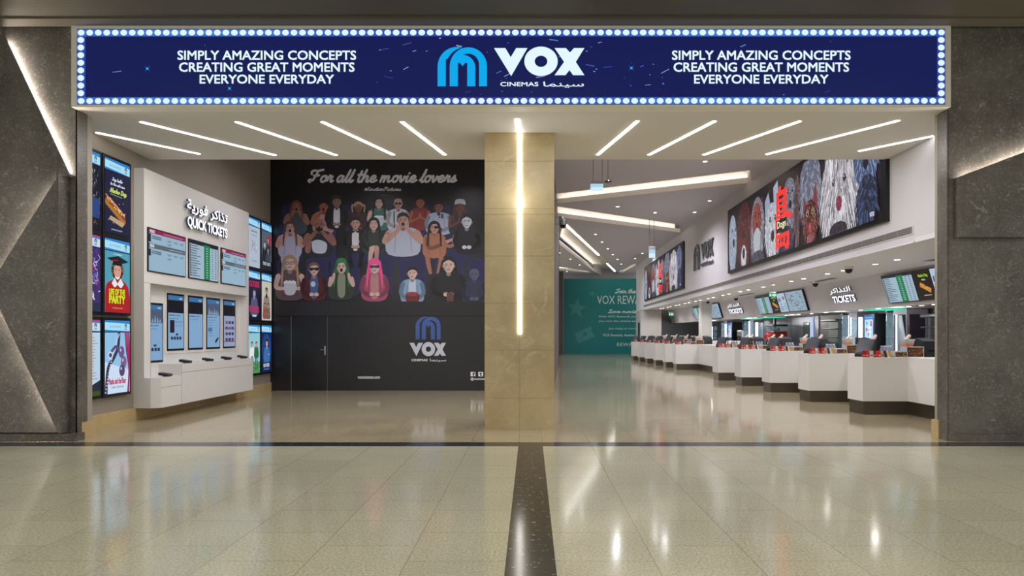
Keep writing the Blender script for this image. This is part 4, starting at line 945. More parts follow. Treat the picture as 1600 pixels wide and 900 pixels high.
for t in range(n): q.append(Vector(FN(.7+.04*math.cos(2*PI*t/n), .62+.13*math.sin(2*PI*t/n))))
solid_letters(q, [(t,(t+1)%n,n+(t+1)%n,n+t) for t in range(n)], Vector((-1,0,0)), .055, None, M_LETTER, r, 'letter')
glyph([[(.79,.95),(.86,.95),(1.0,.3),(.93,.3)],[(.93,.95),(1.0,.95),(.86,.3),(.79,.3)]], r, 'letter')
letters('CINEMAS', lambda u,v: FN(u,v), (-1,0,0), .42,.05,.68,.17,.03,.06,None,M_LETTER,r,'small_lettering')
letters(AR_CINEMA, lambda u,v: FN(u,v), (-1,0,0), .71,.0,1.0,.19,.03,.06,None,M_LETTER,r,'small_lettering')
# grille
r = empty('air_grille', fas(27,3.19), 'long narrow grey air grille running under the led walls', 'air vent')
a, c = fas(43.2,0), fas(11.55,0)
MB().prism([(a[0],a[1]),(c[0],c[1]),(c[0]-.012,c[1]),(a[0]-.012,a[1])], 3.19, 3.345).build('frame', M_WALL, r)
MB().prism([(a[0]-.01,a[1]),(c[0]-.01,c[1]+.03),(c[0]-.016,c[1]+.03),(a[0]-.016,a[1])], 3.21, 3.325).build('mesh_panel', mat('grille_grey', H('#6e6a66'), .6), r)
k = MB(); d = 11.6
while d < 43:
    x = fx(d); k.box(x-.0185,x-.015,d,d+.01,3.21,3.325); d += .45
k.build('grille', mat('grille_divider', H('#9a958e'), .6), r)
MB().prism([(fx(43.2)-.03,43.2),(fx(11.5)-.03,11.5),(fx(11.5),11.5),(fx(43.2),43.2)],3.04,3.065).build('trim_7', M_WHITE, kind='structure')

# ============================================================ TEAL HOARDING
TY = 51.5; TEAL = H('#0f7f84')
r = empty('rewards_hoarding', (6,TY,0), 'teal hoarding with white rewards lettering and pale stars closing the far end of the lobby', 'hoarding')
MB().box(2.5,9,TY,TY+.2,0,5.68).build('panel', mat('teal_vinyl', TEAL, .35), r)
A = Art(pxplane(TY-.01),(0,-1,0)); A.step = .0002; TW = H('#d9e6e8'); TP = H('#3f9498')
def star(cx, cy, rr, col, rot=0):
    A.poly([(cx+(rr if k%2==0 else rr*.42)*math.sin(rot+k*PI/5), cy-(rr if k%2==0 else rr*.42)*math.cos(rot+k*PI/5)) for k in range(10)], col)
star(901,482,16,TP,.15); star(925,458.5,5.5,TP,.1)
ca, sa = math.cos(-.42), math.sin(-.42)
def TR(x, y): return (914+x*ca-y*sa, 522.5+x*sa+y*ca)
A.poly([TR(-15,-8),TR(13,-8),TR(13,-3),TR(11,-1),TR(11,1.5),TR(13,3.5),TR(13,9),TR(-15,9)],TP)
star(914,522,5.5,TEAL)
A.script('Join the',962,458,994,6.8,TW,.18,.3,-1)
A.text('VOX REWARDS',933,475,1024,462,TW,.0)
A.script('Love movies',951,489,999,5.6,TW,.18,.3,-1)
A.text('With VOX Rewards you can get points',935,497,1030,493,TW,.01); A.text('you visit the cinema to use on tickets',935.5,504,1030,500,TW,.01)
A.text('Join today at voxcinemas.com',951,515.5,1018,511.8,TW,.01); A.text('VOX Rewards. Another reason to love movies',942,525.5,1040,521.8,TW,.02); A.text('REWARDS',964,541,1004,535.5,TW,.0)
A.build('printed_graphic', M_PRINT, r)
# small blue poster and dark door at the pier
MB().box(7.17,7.19,44.2,45.6,0,2.25).build('door_1', M_BLACK, kind='structure')

# ============================================================ CEILING FITTINGS
def make_down():
    r = empty('downlight', (0,0,0), '', 'downlight')
    MB().lathe(0,0,[(.085,-.012),(.085,0),(.06,0),(.06,-.006)][::1],16).build('trim_ring', M_WHITE, r)
    MB().lathe(0,0,[(.055,-.016),(.055,-.008)],12).build('lens', M_DOWN, r)
    return r
spots = []
k = 0
ds = [12.65]+[v for i in range(13) for v in (14.15+2.42*i, 15.05+2.42*i)]
for i, d in enumerate([d for d in ds if d < 43]):
    x = 7.6 if d < 25 else 7.6+(d-25)*.02
    place('down', make_down, (x,d,3.05), 0, 'small round downlight in the row along the low ceiling over the counters', 'downlights over the counters')
    if i % 2 == 0: lamp('SPOT', (x,d,3.03), 140, (1,.96,.93), spot_size=2.75, spot_blend=.6, shadow_soft_size=.05)
for px, py in ((1101.6,251.5),(1108.7,313.3),(1085.2,331.2),(964.9,322.6),(1023.6,331.9),(930.4,365.9),(940.7,377.9),(949.7,388.4),(957.6,397.5),(964.9,405),(970.5,412.4),(1003.8,395.5),(992.3,403.8),(891.3,404.5),(905.7,413.6),(874.5,395),(885.7,424)):
    d = (CEI-CZ)*F/(CY-py); place('down2', make_down, ((px-CX)*d/F,d,CEI), 0, 'small round downlight scattered over the high lobby ceiling', 'downlights in the high lobby ceiling')
for px, py, lb in ((946,284.6,'dark round detector disc beside the first hanging sign'),):
    d = 17.6; MB().lathe((px+4-CX)*d/F,d,[(.09,CZ+(CY-py)*d/F),(.09,CZ+(CY-py)*d/F+.02),(.02,CZ+(CY-py)*d/F+.04),(.005,CZ+(CY-py)*d/F+.05),(.005,CEI)],12).build('smoke_detector', M_DGREY, label=lb, cat='detector')
# hanging illuminated signs
def hang_sign(px0, px1, pyt, pyb, d, rods, label, g=None, col=None, top=CEI, txt=None):
    r = empty('hanging_sign', ((px0+px1)/2*d/F-CX*d/F, d, CZ+(CY-pyb)*d/F), label, 'sign', g)
    X0, X1 = (px0-CX)*d/F, (px1-CX)*d/F; Z1, Z0 = CZ+(CY-pyt)*d/F, CZ+(CY-pyb)*d/F; h = Z1-Z0
    MB().rbox(X0,X1,d-.03,d+.03,Z1-h*.28,Z1,.006).build('housing', M_STEEL, r)
    A = Art(lambda u,v: (X0+(X1-X0)*u, d-.02, Z0+h*.72*v),(0,-1,0)); A.rect(.02,0,.98,1,col or H('#d4ecf8'))
    if not col: A.rect(.02,.55,.98,1,H('#a8d4ec'))
    if txt: A.rect(.12,.25,.3,.75,H('#e8fff4')); A.poly([(.4,.5),(.55,.75),(.55,.25)],H('#e8fff4')); A.rect(.6,.2,.72,.8,H('#e8fff4')); A.rect(.78,.2,.9,.8,H('#e8fff4'))
    A.build('lit_panel', M_SCREEN, r)
    for x in rods: MB().tube([((x-CX)*d/F,d,Z1),((x-CX)*d/F,d,top)],.012,6).build('rod', M_STEEL, r)
hang_sign(922,943,283,299,17.6,(927,941),'first hanging illuminated sign on two rods, right of the marble pillar')
hang_sign(1013.5,1024,385,403,27.5,(1014.8,1021.8),'second hanging illuminated sign on two long rods, above the far led wall')
hang_sign(1201,1212.5,456,464,20.5,(1206,),'green exit sign hanging over the counters in front of the menu screens',None,H('#2aa884'),3.05,True)
hang_sign(1044.5,1052.5,487,493.5,38,(1048,),'small green exit sign at the far end of the counters',None,H('#2aa884'),3.05,True)
# dome cameras
def make_cam():
    r = empty('dome_camera', (0,0,0), '', 'security camera')
    MB().lathe(0,0,[(.0,-.09),(.06,-.09),(.1,-.03),(.1,0)],14).build('bracket', M_WHITE, r)
    MB().lathe(0,0,[(.005,-.17),(.05,-.155),(.08,-.11),(.085,-.07)],14).build('dome', M_BLACK, r)
    return r
for px, d, lb in ((1326,15.6,'dark dome camera under the low ceiling beside the closer tickets sign'),(1274,20.0,'dark dome camera between the closer tickets sign and the middle menu screens'),(1150,28.2,'dark dome camera above the far tickets sign'),(1106,31.0,'dark dome camera in front of the white pillar over the counters')):
    place('cam', make_cam, ((px-CX)*d/F,d,3.05), 0, lb, 'dome cameras under the low ceiling')
r = empty('dome_camera', (.95,19.9,4.75), 'dome camera on a curved arm at the edge of the marble pillar', 'security camera')
MB().tube([(.8,20,4.8),(.86,19.95,4.92),(.93,19.9,4.92),(.95,19.9,4.84)],.03).box(.74,.82,19.95,20.1,4.72,4.9).build('arm', M_STEEL, r)
MB().lathe(.95,19.9,[(.02,4.58),(.07,4.6),(.1,4.68)],14).build('dome', M_BLACK, r); MB().lathe(.95,19.9,[(.1,4.68),(.11,4.72),(.1,4.82),(.03,4.86)],14).build('housing', M_STEEL, r)

# ============================================================ MENU SCREENS, TICKETS SIGNS
def bk(d, z, off=0):  # point on the tilted bulkhead
    return (9.0+(3.06-z)*.26/.86-off, d, z)
def menu_art(kind):
    def f(A):
        if kind == 'times': board(1)(A)
        elif kind == 'food':
            A.rect(0,0,78,90,H('#251a18')); A.rect(80,0,160,90,H('#a9c2d4')); A.text('Nacho Dog',20,22,64,11,H('#9ed03a'),.05); A.text('MEAL',32,31,50,26,H('#d8dcc8'),.03)
            A.stroke([(18,42),(62,64)],15,H('#c88a3c'),False); A.stroke([(20,40),(64,60)],7,H('#9a4a24'),False)
            for q in range(14): A.ell(20+q*3.2,40+q*1.6+random.uniform(-3,3),2.4,2,H('#e0b040'),7)
            A.rect(24,76,60,78,H('#c8c0a8'))
            for q in range(3): A.rect(86+q*9,22,92+q*9,40,H('#2c4a8a'))
            for q in range(6): A.rect(88,62+q*4,120,63.5+q*4,H('#4a5a6c')); A.rect(128,50+q*6,152,51.5+q*6,H('#4a5a6c'))
            A.ell(140,24,10,9,H('#a05a4a')); A.poly([(100,56),(104,42),(110,56)],H('#3a4a6c'))
        else:
            A.rect(0,0,160,90,H('#8fa6b8'))
            for q in range(42):
                x = random.uniform(6,150); y = random.uniform(6,84); A.ell(x,y,3.6,3,random.choice((H('#4a5660'),H('#6a6048'),H('#33424e'),H('#5a4a4a'))),7); A.rect(x+4,y-1,x+10,y,H('#44505c'))
        return A
    return f
def menu(d_near, d_far, kinds, label):
    r = empty('menu_display', bk((d_near+d_far)/2,2.3), label, 'menu display', 'menu displays over the counters'); n = len(kinds); L = (d_far-d_near)/n
    for i, kd in enumerate(kinds):     # starts at the far end
        a, b_ = d_far-i*L, d_far-(i+1)*L+.02
        q = [Vector(bk(dd,z,o)) for o in (.02,.08) for dd,z in ((a,2.28),(b_,2.28),(b_,2.98),(a,2.98))]
        fr = MB().add(q,[(0,1,2,3),(4,7,6,5),(0,4,5,1),(1,5,6,2),(2,6,7,3),(3,7,4,0)]).build('display', M_BLACK, r)
        A = Art(lambda u,v,a=a,b_=b_: bk(a-.03+(b_-a+.06)*u/160, 2.96-.66*v/90, .082),(-1,0,-.28)); menu_art(kd)(A); A.build('screen', M_SCREEN, fr)
menu(13.2,17.45,['times','food','dots'],'menu display row with green timetable and hot dog picture, closest to the entrance')
menu(22.5,27.3,['times','food','dots'],'middle menu display row with green timetable, between the two tickets signs')
menu(32.6,37.8,['times','food','dots'],'far menu display row partly hidden by the white pillar')
menu(40.5,44.0,['times','dots'],'farthest menu display near the grey end wall') if False else None
for d0, d1, lb in ((20.55,19.15,'white lit tickets sign between the closer and middle menu displays'),(31.3,29.35,'white lit tickets sign far down the counters beside the white pillar')):
    r = empty('tickets_sign', bk((d0+d1)/2,2.5), lb, 'sign', 'lit tickets signs over the counters')
    letters('TICKETS', lambda u,v,d0=d0,d1=d1: bk(d0+(d1-d0)*u, v, 0), (-1,0,0), 0, 2.42, 1, 2.62, .028, .06, M_LETW, MATS['letter_side'], r)
    letters(AR_TICK, lambda u,v,d0=d0,d1=d1: bk(d0+(d1-d0)*u, v, 0), (-1,0,0), -.05, 2.68, .9, 2.86, .012, .06, M_LETW, MATS['letter_side'], r)

# ============================================================ BACK BAR
def lab(s): return s
bb = MB().box(10.6,11.37,11,44.5,.0,.9); bb.build('back_counter', M_DGREY, label='long dark back counter running behind the concession counters', cat='counter')
MB().box(10.55,11.37,11,44.5,.9,.94).build('worktop', mat('back_worktop', H('#3e3e42'), .3), label='dark worktop on the back counter', cat='worktop')
def make_tower():
    r = empty('glass_tower', (0,0,0), '', 'display case')
    MB().lathe(0,0,[(.27,0),(.27,.06)],20).lathe(0,0,[(.27,1.2),(.27,1.27)],20).build('cap', M_DGREY, r)
    MB().lathe(0,0,[(.255,.06),(.255,1.2)],24).build('glass', mat('blue_glass', H('#b4d2e2'), .12, alpha=.3), r)
    MB().lathe(0,0,[(.05,.06),(.05,1.2)],10).build('light_tube', mat('cool_led', H('#e6f4ff'), emit=5), r)
    MB().lathe(0,0,[(.245,.45),(.245,.465)],20).lathe(0,0,[(.245,.82),(.245,.835)],20).build('shelf', M_STEEL, r)
    return r
def make_case():
    r = empty('glass_case', (0,0,0), '', 'display case')
    MB().box(-.25,.25,-.28,.28,0,.05).box(-.25,.25,-.28,.28,1.12,1.27).box(-.25,-.22,-.28,-.25,.05,1.12).box(.22,.25,-.28,-.25,.05,1.12).box(-.25,-.22,.25,.28,.05,1.12).box(.22,.25,.25,.28,.05,1.12).build('frame', mat('mauve_metal', H('#8f8896'), .4, .5), r)
    MB().box(-.23,.23,-.26,.26,.05,1.12).build('glass', mat('blue_glass', H('#7fa4b8')), r)
    MB().box(-.04,.04,-.05,.05,.05,1.12).build('light_tube', MATS['cool_led'], r)
    return r
def make_straws():
    r = empty('straw_case', (0,0,0), '', 'display case')
    MB().box(-.3,.3,-.35,.35,0,.05).box(-.3,.3,-.35,.35,1.12,1.27).box(-.3,-.26,-.35,-.31,.05,1.12).box(-.3,-.26,.31,.35,.05,1.12).box(.26,.3,-.35,-.31,.05,1.12).build('frame', MATS['mauve_metal'], r)
    MB().box(-.2,.25,-.31,.31,.05,1.12).build('back_panel', mat('dark_mauve', H('#2b2632'), .4), r)
    for k in range(8):
        a = -.28+k*.07; MB().tube([(-.25,a,.08),(-.24,a*.3+.1,1.1)],.012,6).build('tube', mat('pale_plastic', H('#a9b6cc'), .3), r)
    return r
def make_drinks():
    r = empty('drinks_dispenser', (0,0,0), '', 'drinks dispenser')
    MB().rbox(-.25,.3,-.34,.34,0,1.2,.02).build('body', M_BLACK, r)
    A = Art(lambda u,v: (-.252, .31-.62*u, .35+.8*v),(-1,0,0)); A.rect(0,0,1,1,H('#1d5aa8')); A.rrect(.08,.04,.92,.84,.08,H('#b8dcf4'))
    for k in range(12): A.ell(.25+.5*random.random(),.15+.6*random.random(),.1,.07,random.choice((H('#e8f4fc'),H('#c06a7a'),H('#5ab0d8'))),8)
    A.rect(.1,.88,.9,.95,H('#3aa0e0')); A.build('screen', M_SCREEN, r)
    A = Art(lambda u,v: (-.252, .31-.62*u, .12+.2*v),(-1,0,0))
    for k,c in enumerate(('#26305c','#5c6ca0','#a84058')): A.rect(.06+k*.32,.2,.3+k*.32,.9,H(c))
    A.build('buttons', M_SCREEN, r)
    return r
def bp(px, X=10.75): return X*F/(px-CX)
items = [('tower',make_tower,1328,'glass tower with a glowing core left of the square glass case, behind the second counter'),('tower',make_tower,1399,'glass tower with a glowing core right of the blue drinks dispenser'),
 ('tower',make_tower,1171.5,'glass tower with a glowing core left of the red popcorn machine'),('tower',make_tower,1134,'far glass tower with a glowing core below the far tickets sign'),
 ('case',make_case,1344.5,'square glass case with a light tube left of the blue drinks dispenser'),('case',make_case,1182.5,'square glass case with a light tube beside the glass tower near the popcorn machine'),
 ('case',make_case,1112,'square glass case with a light tube just right of the white pillar'),('case',make_case,1140.5,'far square glass case left of the far drinks dispenser'),('case',make_case,1085.5,'square glass case left of the white pillar, far down the back counter'),
 ('straw',make_straws,1422.5,'framed case of slanting pale tubes on the back counter'),
 ('drinks',make_drinks,1370,'black drinks dispenser with a bright blue screen between two glass towers'),('drinks',make_drinks,1148,'far drinks dispenser with a small blue screen')]
for key, mk, px, lb in items:
    place(key, mk, (10.9,bp(px,10.9),.94), 0, lb, None)
# popcorn machine
y = bp(1213,10.8); r = empty('popcorn_machine', (10.8,y,.94), 'red popcorn machine with glass hood behind the counters', 'popcorn machine')
MB().rbox(10.5,11.1,y-.5,y+.5,.94,1.62,.03).build('base', mat('dark_red_enamel', H('#a01c24'), .3), r)
MB().box(10.52,11.08,y-.46,y+.46,1.62,1.84).build('glass', mat('blue_glass', H('#7fa4b8')), r)
MB().rbox(10.48,11.12,y-.52,y+.52,1.84,1.92,.03).build('hood', M_DGREY, r)
MB().lathe(10.8,y,[(.14,1.64),(.16,1.68),(.16,1.76),(.05,1.78)],14).build('kettle', M_STEEL, r)
MB().tube([(10.95,y+.6,.94),(10.95,y+.6,2.2)],.06).build('extract_pipe', M_BLACK, label='black vertical pipe behind the popcorn machine', cat='pipe')
# kitchen hatch and steel panels
y = bp(1262,11.38); r = empty('kitchen_hatch', (11.38,y,1.0), 'stainless kitchen hatch with a green tinted window', 'hatch')
MB().box(11.36,11.4,y-1.1,y+1.6,.95,2.2).build('steel_panel', mat('cladding_steel', H('#9a98a4'), .35, .6), r)
MB().box(11.33,11.36,y-.3,y+.35,1.1,2.0).build('dark_frame', M_DGREY, r); MB().box(11.32,11.335,y-.24,y+.29,1.3,1.95).build('window_pane', mat('tinted_pane', H('#6f8f88'), .12), r)
MB().box(11.3,11.36,y-.62,y-.42,.95,2.15).build('light_strip', mat('door_light', H('#b9cdf4'), emit=.9), r)
y = bp(1300,11.3); MB().box(11.34,11.395,y-.8,y+.4,1.1,2.1).build('green_panel', mat('pale_green_panel', H('#7f8f8c'), .3), label='pale green wall panel beside the kitchen hatch', cat='wall panel')
y = bp(1273,10.7); MB().rbox(10.5,11,y-.3,y+.3,1.22,1.34,.03).build('serving_tray', mat('orange_tray', H('#c08030'), .4), label='orange tray on a box on the back counter', cat='tray')
MB().rbox(10.5,11,y-.35,y+.35,.94,1.22,.01).build('carton', mat('blue_carton', H('#5a6a90'), .6), label='blue and grey carton under the orange tray', cat='box')
y = bp(1281,10.6); MB().rbox(10.4,10.9,y-.25,y+.35,1.15,1.22,.02).build('serving_tray', mat('blue_tray', H('#3a78b8'), .4), label='blue tray beside the orange tray on the back counter', cat='tray'); MB().box(10.5,10.8,y-.15,y+.25,.94,1.15).build('carton', M_DGREY, label='dark box under the blue tray', cat='box')
# dark ovens / warming shelves
def make_oven():
    r = empty('warming_shelf', (0,0,0), '', 'warming unit')
    MB().rbox(-.35,.35,-.6,.6,0,.25,.01).build('base', M_BLACK, r)
    MB().box(.3,.35,-.6,.6,.25,1.0).box(-.3,.35,-.6,-.57,.25,1.0).build('side_panel', M_DGREY, r)
    for z in (.42,.72): MB().rbox(-.38,.35,-.62,.62,z,z+.04,.01).build('shelf', M_BLACK, r)
    MB().rbox(-.4,.35,-.62,.62,1.0,1.1,.03).build('canopy', M_DGREY, r)
    return r
for px, lb in ((1482,'dark warming unit with shelves beside the framed tube case'),(1311,'dark warming unit with shelves left of the glass towers'),(1124,'dark warming unit beside the far glass cases')):
    place('oven', make_oven, (10.95,bp(px,10.95),.94), 0, lb, None)
y = bp(1161,10.9); r = empty('coffee_machine', (10.9,y,.94), 'pale steel coffee machine left of the far glass tower', 'coffee machine')
MB().rbox(10.7,11.2,y-.4,y+.4,.94,1.7,.04).build('body', M_STEEL, r); MB().box(10.68,10.72,y-.3,y+.3,1.1,1.4).build('front_panel', M_BLACK, r)
# green strip lights and bulkhead downlights
for px, lb in ((1206,'green glowing strip over the popcorn machine'),(1172,'green glowing strip above the far glass tower'),(1380,'green glowing strip above the blue drinks dispenser')):
    y = bp(px,10.2); MB().rbox(9.9,10.6,y-.5,y+.5,2.19,2.219,.004).build('strip_light', mat('green_led', H('#1fb58c'), emit=1.6), label=lb, cat='strip light', group='green strips over the back counter')
for px in (1460,1440,1420,1372,1345,1318,1290,1268,1248,1228,1196,1180):
    place('down3', make_down, (9.7,bp(px,9.7),2.22), 0, 'tiny round downlight under the edge of the menu wall', 'downlights under the menu wall')
for d in (15,18.5,22,26,31,37): lamp('POINT', (9.9,d,2.05), 30, (1,.95,.92), shadow_soft_size=.12)

# ============================================================ CONCESSION COUNTERS
CT = 1.065
pods = [(12.7,6.16),(15.05,6.12),(17.5,6.12),(19.75,6.07),(22.1,6.04),(28.6,6.07),(30.6,6.02),(32.7,5.96),(34.8,5.90),(36.8,5.85),(38.8,5.80)]
ordn = ['first','second','third','fourth','fifth','sixth','seventh','eighth','ninth','tenth','eleventh']
cnear = [10.6]+[pods[i][0]+.56 for i in range(10)]
def cname(i): return '%s counter from the entrance pillar' % ordn[i]
for i, (d, x) in enumerate(pods):
    n0 = cnear[i]; IX = 7.02 if i < 6 else x+.95; xe = 7.85
    fp = [(x,d+.56),(x+.02,d),(IX,d),(IX,n0),(xe,n0),(xe,d+.56)]
    def inset(k): return [(x+k,d+.56),(x+.02+k,d+k),(IX+k,d+k),(IX+k,n0),(xe-k,n0),(xe-k,d+.56)]
    r = empty('concession_counter', ((x+xe)/2,d,0), 'white angled concession counter with bronze plinth, the '+cname(i), 'counter', 'white concession counters')
    MB().prism(fp, .25, CT-.03).build('body', M_WHITE, r); MB().prism(inset(.035), 0, .25).build('plinth', M_BRONZE, r)
    k = -.003; MB().prism(inset(k), CT-.03, CT).build('top', M_WHITE, r)
MB().box(7.35,7.85,23.4,27.6,CT,1.24).build('counter_upstand', M_WHITE, label='raised white block on the counter between the fifth and sixth counters', cat='counter')

def voro(name, cols, scale):
    m = bpy.data.materials.new(name); m.use_nodes = True; nt = m.node_tree; b = nt.nodes['Principled BSDF']
    v = nt.nodes.new('ShaderNodeTexVoronoi'); v.inputs['Scale'].default_value = scale; tc = nt.nodes.new('ShaderNodeTexCoord'); nt.links.new(tc.outputs['Object'], v.inputs['Vector'])
    sp = nt.nodes.new('ShaderNodeSeparateColor'); nt.links.new(v.outputs['Color'], sp.inputs[0])
    r_ = nt.nodes.new('ShaderNodeValToRGB'); r_.color_ramp.interpolation = 'CONSTANT'; e = r_.color_ramp.elements
    for i, c in enumerate(cols):
        if i < 2: e[i].position = i/len(cols); e[i].color = (*c,1)
        else: k = e.new(i/len(cols)); k.color = (*c,1)
    nt.links.new(sp.outputs[0], r_.inputs[0]); nt.links.new(r_.outputs[0], b.inputs['Base Color']); b.inputs['Roughness'].default_value = .35
    return m
M_CANDY = voro('mixed_sweets', [H('#5a1018'),H('#20130f'),H('#8c2018'),H('#a8842a'),H('#2c4a24'),H('#6a2c18'),H('#1c1a18'),H('#301410'),H('#8a4a24'),H('#241c14')], 60)
M_ACR = mat('acrylic', H('#b9bcc0'), .15)
def make_cbox(w_, d_, h_):
    def f():
        r = empty('sweet_box', (0,0,0), '', 'sweet box'); t = .012
        MB().box(-w_/2,-w_/2+t,-d_/2,d_/2,0,h_).box(w_/2-t,w_/2,-d_/2,d_/2,0,h_).box(-w_/2,w_/2,-d_/2,d_/2,0,.01).box(-w_/2,w_/2,-d_/2-.002,-d_/2+.008,h_-.014,h_).box(-w_/2,w_/2,d_/2-.008,d_/2,h_-.014,h_).build('acrylic_frame', M_ACR, r)
        bm = bmesh.new(); bmesh.ops.create_grid(bm, x_segments=14, y_segments=8, size=.5)
        for v in bm.verts: v.co = (v.co.x*(w_-2*t), v.co.y*(d_-.02), h_*.88+random.uniform(-.008,.008))
        mb = MB(); bm.verts.index_update(); mb.add([v.co for v in bm.verts],[[v.index for v in q.verts] for q in bm.faces]); bm.free()
        mb.box(-w_/2+t,w_/2-t,-d_/2+.004,d_/2-.004,.012,h_*.87); o = mb.build('sweets', M_CANDY, r); o['kind'] = 'stuff'
        return r
    return f
def make_tub():
    r = empty('plastic_tub', (0,0,0), '', 'tub')
    def fr(mb, s0, s1, z0, z1):
        mb.add([(x*s,y*s,z) for s,z in ((s0,z0),(s1,z1)) for x,y in ((-1,-1),(1,-1),(1,1),(-1,1))],[(3,2,1,0),(4,5,6,7)]+[(i,(i+1)%4,4+(i+1)%4,4+i) for i in range(4)])
    mb = MB(); fr(mb,.062,.072,0,.045); mb.build('sweet_filling', mat('orange_filling', H('#d0925c'), .5), r)
    mb = MB(); fr(mb,.0725,.079,.045,.085); mb.build('pink_filling', mat('pink_filling', H('#d89a90'), .5), r)
    mb = MB(); fr(mb,.079,.084,.085,.12); fr(mb,.092,.092,.12,.14); mb.build('lid', mat('pale_lid', H('#b4cdc8'), .3), r)
    return r
def make_bottle():
    r = empty('water_bottle', (0,0,0), '', 'bottle')
    MB().lathe(0,0,[(.026,0),(.03,.01),(.03,.12),(.028,.15),(.012,.18),(.012,.19)],12).build('body', mat('bottle_plastic', H('#a4acc8'), .12, alpha=.75), r)
    MB().lathe(0,0,[(.0305,.05),(.0305,.1)],12).build('sleeve', mat('bottle_label', H('#4a4c86'), .4), r)
    MB().lathe(0,0,[(.014,.19),(.014,.21)],10).build('cap', mat('white_cap', H('#dfe2ea'), .4), r)
    return r
def make_pack(c1, c2):
    def f():
        r = empty('sweet_packet', (0,0,0), '', 'packet')
        q = [(-.032,-.02,0),(.032,-.02,0),(.032,.02,0),(-.032,.02,0),(-.03,.01,.125),(.03,.01,.125),(.03,.04,.125),(-.03,.04,.125)]
        MB().add(q,[(0,3,2,1),(4,5,6,7),(0,1,5,4),(1,2,6,5),(2,3,7,6),(3,0,4,7)]).build('wrapper', c1, r)
        MB().add([(-.022,-.0135,.03),(.022,-.0135,.03),(.022,.002,.085),(-.022,.002,.085)],[(0,1,2,3)]).build('printed_band', c2, r)
        return r
    return f
PR = mat('red_wrapper', H('#8c1018'), .35); PR2 = mat('bright_red_wrapper', H('#c42a26'), .35); PW2 = mat('dull_white_wrapper', H('#b5aaa2'), .4); PW = mat('white_wrapper', H('#d8d0c8'), .4); PB = mat('brown_wrapper', H('#3c2418'), .35); PY = mat('yellow_wrapper', H('#c8a020'), .35)
def make_tray():
    r = empty('lolly_tray', (0,0,0), '', 'lolly tray')
    MB().box(-.2,.2,-.05,.05,0,.045).build('tray', M_ACR, r)
    for k in range(9):
        x = -.175+k*.044; o = MB().lathe(x,0,[(.008,.03),(.02,.06),(.022,.08),(.008,.1)],8).build('lolly', mat('red_orange_sweet', H('#d04a38'), .3), r); MB().lathe(x,0,[(.013,.098),(.018,.11),(.006,.118)],8).build('white_wrap', mat('white_cap', H('#dfe2ea')), o)
    return r
def make_pos():
    r = empty('till_terminal', (0,0,0), '', 'till')
    MB().rbox(-.14,.14,-.12,.12,0,.05,.01).tube([(0,0,.04),(0,.03,.2)],.035).build('stand', M_BLACK, r)
    q = [(-.16,-.09,.06),(.16,-.09,.06),(.16,-.03,.04),(-.16,-.03,.04),(-.16,.07,.34),(.16,.07,.34),(.16,.15,.31),(-.16,.15,.31)]
    MB().add(q,[(0,3,2,1),(4,5,6,7),(0,1,5,4),(1,2,6,5),(2,3,7,6),(3,0,4,7)]).build('monitor', M_DGREY, r)
    MB().add([(-.13,-.082,.09),(.13,-.082,.09),(.13,.055,.325),(-.13,.055,.325)],[(0,1,2,3)]).build('display', mat('dull_display', H('#4a4c54'), .2), r)
    return r
def make_back():
    r = empty('till_printer', (0,0,0), '', 'till')
    q = [(-.17,-.12,0),(.17,-.12,0),(.17,.14,0),(-.17,.14,0),(-.2,-.1,.3),(.16,-.1,.3),(.12,.14,.36),(-.16,.14,.36)]
    MB().add(q,[(0,3,2,1),(4,5,6,7),(0,1,5,4),(1,2,6,5),(2,3,7,6),(3,0,4,7)]).build('casing', M_DGREY, r)
    MB().rbox(-.1,.1,-.135,-.1,.1,.14,.004).build('slot', M_BLACK, r)
    return r
def make_scan():
    r = empty('handheld_scanner', (0,0,0), '', 'scanner')
    MB().lathe(0,0,[(.06,0),(.06,.015),(.015,.03),(.013,.31)],12).build('stand', M_BLACK, r)
    MB().tube([(-.07,-.01,.31),(0,0,.36),(.05,.01,.41)],[.028,.034,.03],10).build('head', mat('pale_pink_plastic', H('#d8bcb4'), .4), r)
    MB().tube([(.0,0,.3),(.03,.0,.25)],[.02,.016],8).build('grip', M_BLACK, r)
    return r
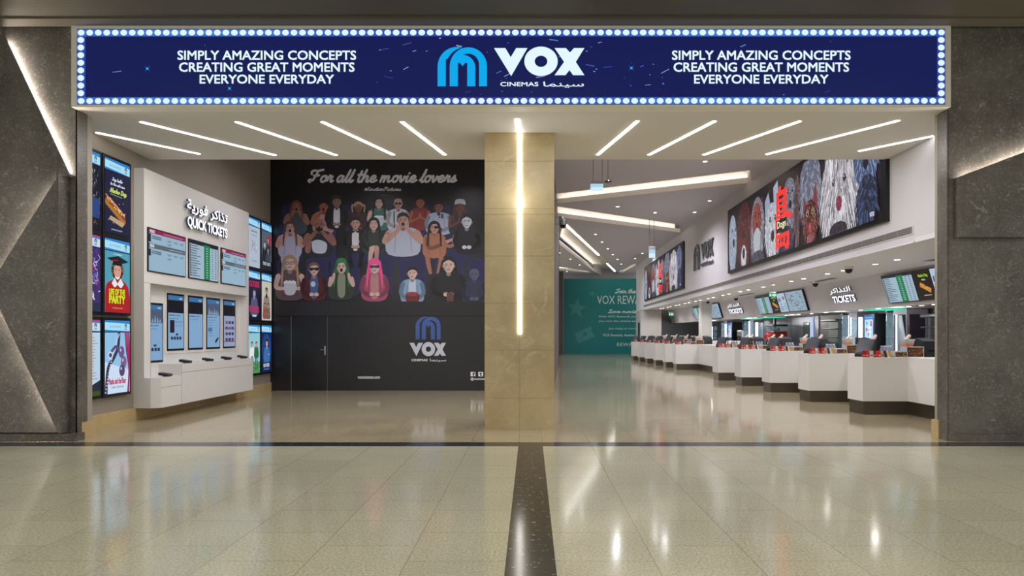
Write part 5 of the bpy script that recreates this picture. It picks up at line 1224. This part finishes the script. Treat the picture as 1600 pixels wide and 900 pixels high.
for i, (d, x) in enumerate(pods):
    cn = cname(i); z = CT; near = i < 5
    if i == 5: pass
    place('cbl', make_cbox(.33,.22,.2), (x+1.06,d+.22,z), 0, 'large clear box of mixed sweets on the '+cn, 'large sweet boxes on the counters')
    place('cbs', make_cbox(.24,.16,.11), (x+.77,d+.14,z), 0, 'small clear box of mixed sweets on the '+cn, 'small sweet boxes on the counters')
    place('tub', make_tub, (x+.98,d+.22,z+.2), 0, 'pale lidded tub standing on the sweet box of the '+cn, 'lidded tubs on the sweet boxes')
    for k in range(6 if near else 3):
        place('pkr'+'abc'[k%3], make_pack(*((PR,PY),(PR2,PW),(PW2,PR))[k%3]), (x+.08+k*.072,d+.08+.03*(k%2),z), random.uniform(-.25,.25), ('dark red','bright red','white and red')[k%3]+' packet at the front of the '+cn, ('dark red','bright red','white and red')[k%3]+' packets on the '+cn)
    if near:
        for k in range(3):
            place('pkx%d'%k, make_pack((PB,PW,PY)[k],(PY,PB,PR)[k]), (x+.5+k*.055,d+.1+.02*k,z), random.uniform(1.2,1.45), ('brown','white','yellow')[k]+' chocolate packet beside the red packets on the '+cn, 'chocolate packets on the counters')
    place('tray', make_tray, (x+.68,d+.31,z+.06 if False else z), 0, 'row of red and white lollies on the '+cn, 'lolly rows on the counters')
    for k in range(6 if near else 2):
        place('bot', make_bottle, (x+.62+(k%3)*.075,d+.42+(k//3)*.075,z), 0, 'small water bottle at the back of the '+cn, 'water bottles on the '+cn)
    place('pos', make_pos, (x+.24,d+.37,z), -1.0, 'black tilted till screen on the '+cn, 'till screens on the counters')
    place('posb', make_back, (x+1.42,d+.3,z), .2, 'dark till printer behind the sweet box on the '+cn, 'till printers on the counters')
    place('scan', make_scan, (x+1.12,d+.48,z), 0, 'pale handheld scanner on a black stand on the '+cn, 'scanners on the counters')
    if near: place('scan', make_scan, (x+.5,d+.53,z), .4, 'second pale scanner, beside the till screen of the '+cn, 'scanners on the counters')
place('pos', make_pos, (7.5,11.9,CT), -.7, 'black tilted till screen partly hidden by the entrance pillar', 'till screens on the counters')
r = empty('lolly_jar', (7.4,21.3,CT), 'red ball-topped jar on the counter left of the red popcorn machine', 'jar'); MB().lathe(7.4,21.3,[(.05,CT),(.06,CT+.15),(.03,CT+.24)],12).build('jar_body', M_BLACK, r); MB().lathe(7.4,21.3,[(.02,CT+.24),(.09,CT+.29),(.11,CT+.36),(.08,CT+.44),(.02,CT+.47)],14).build('ball_top', mat('red_gloss', H('#c01c1c'), .25), r)
# vents in the low ceiling
for px, d, lb in ((1446,13.6,'dark ceiling air slot above the closer menu display'),(1325,19.5,'dark ceiling air slot above the closer tickets sign'),(1190,26.5,'dark ceiling air slot over the middle menu displays')):
    X = 8.35; r_ = empty('ceiling_vent', (X,d,3.045), lb, 'air vent', 'air slots in the low ceiling')
    MB().box(X-.12,X+.12,d-.8,d+.8,3.035,3.05).build('frame', M_WALL, r_); MB().box(X-.08,X+.08,d-.76,d+.76,3.03,3.036).build('slot', M_DGREY, r_)
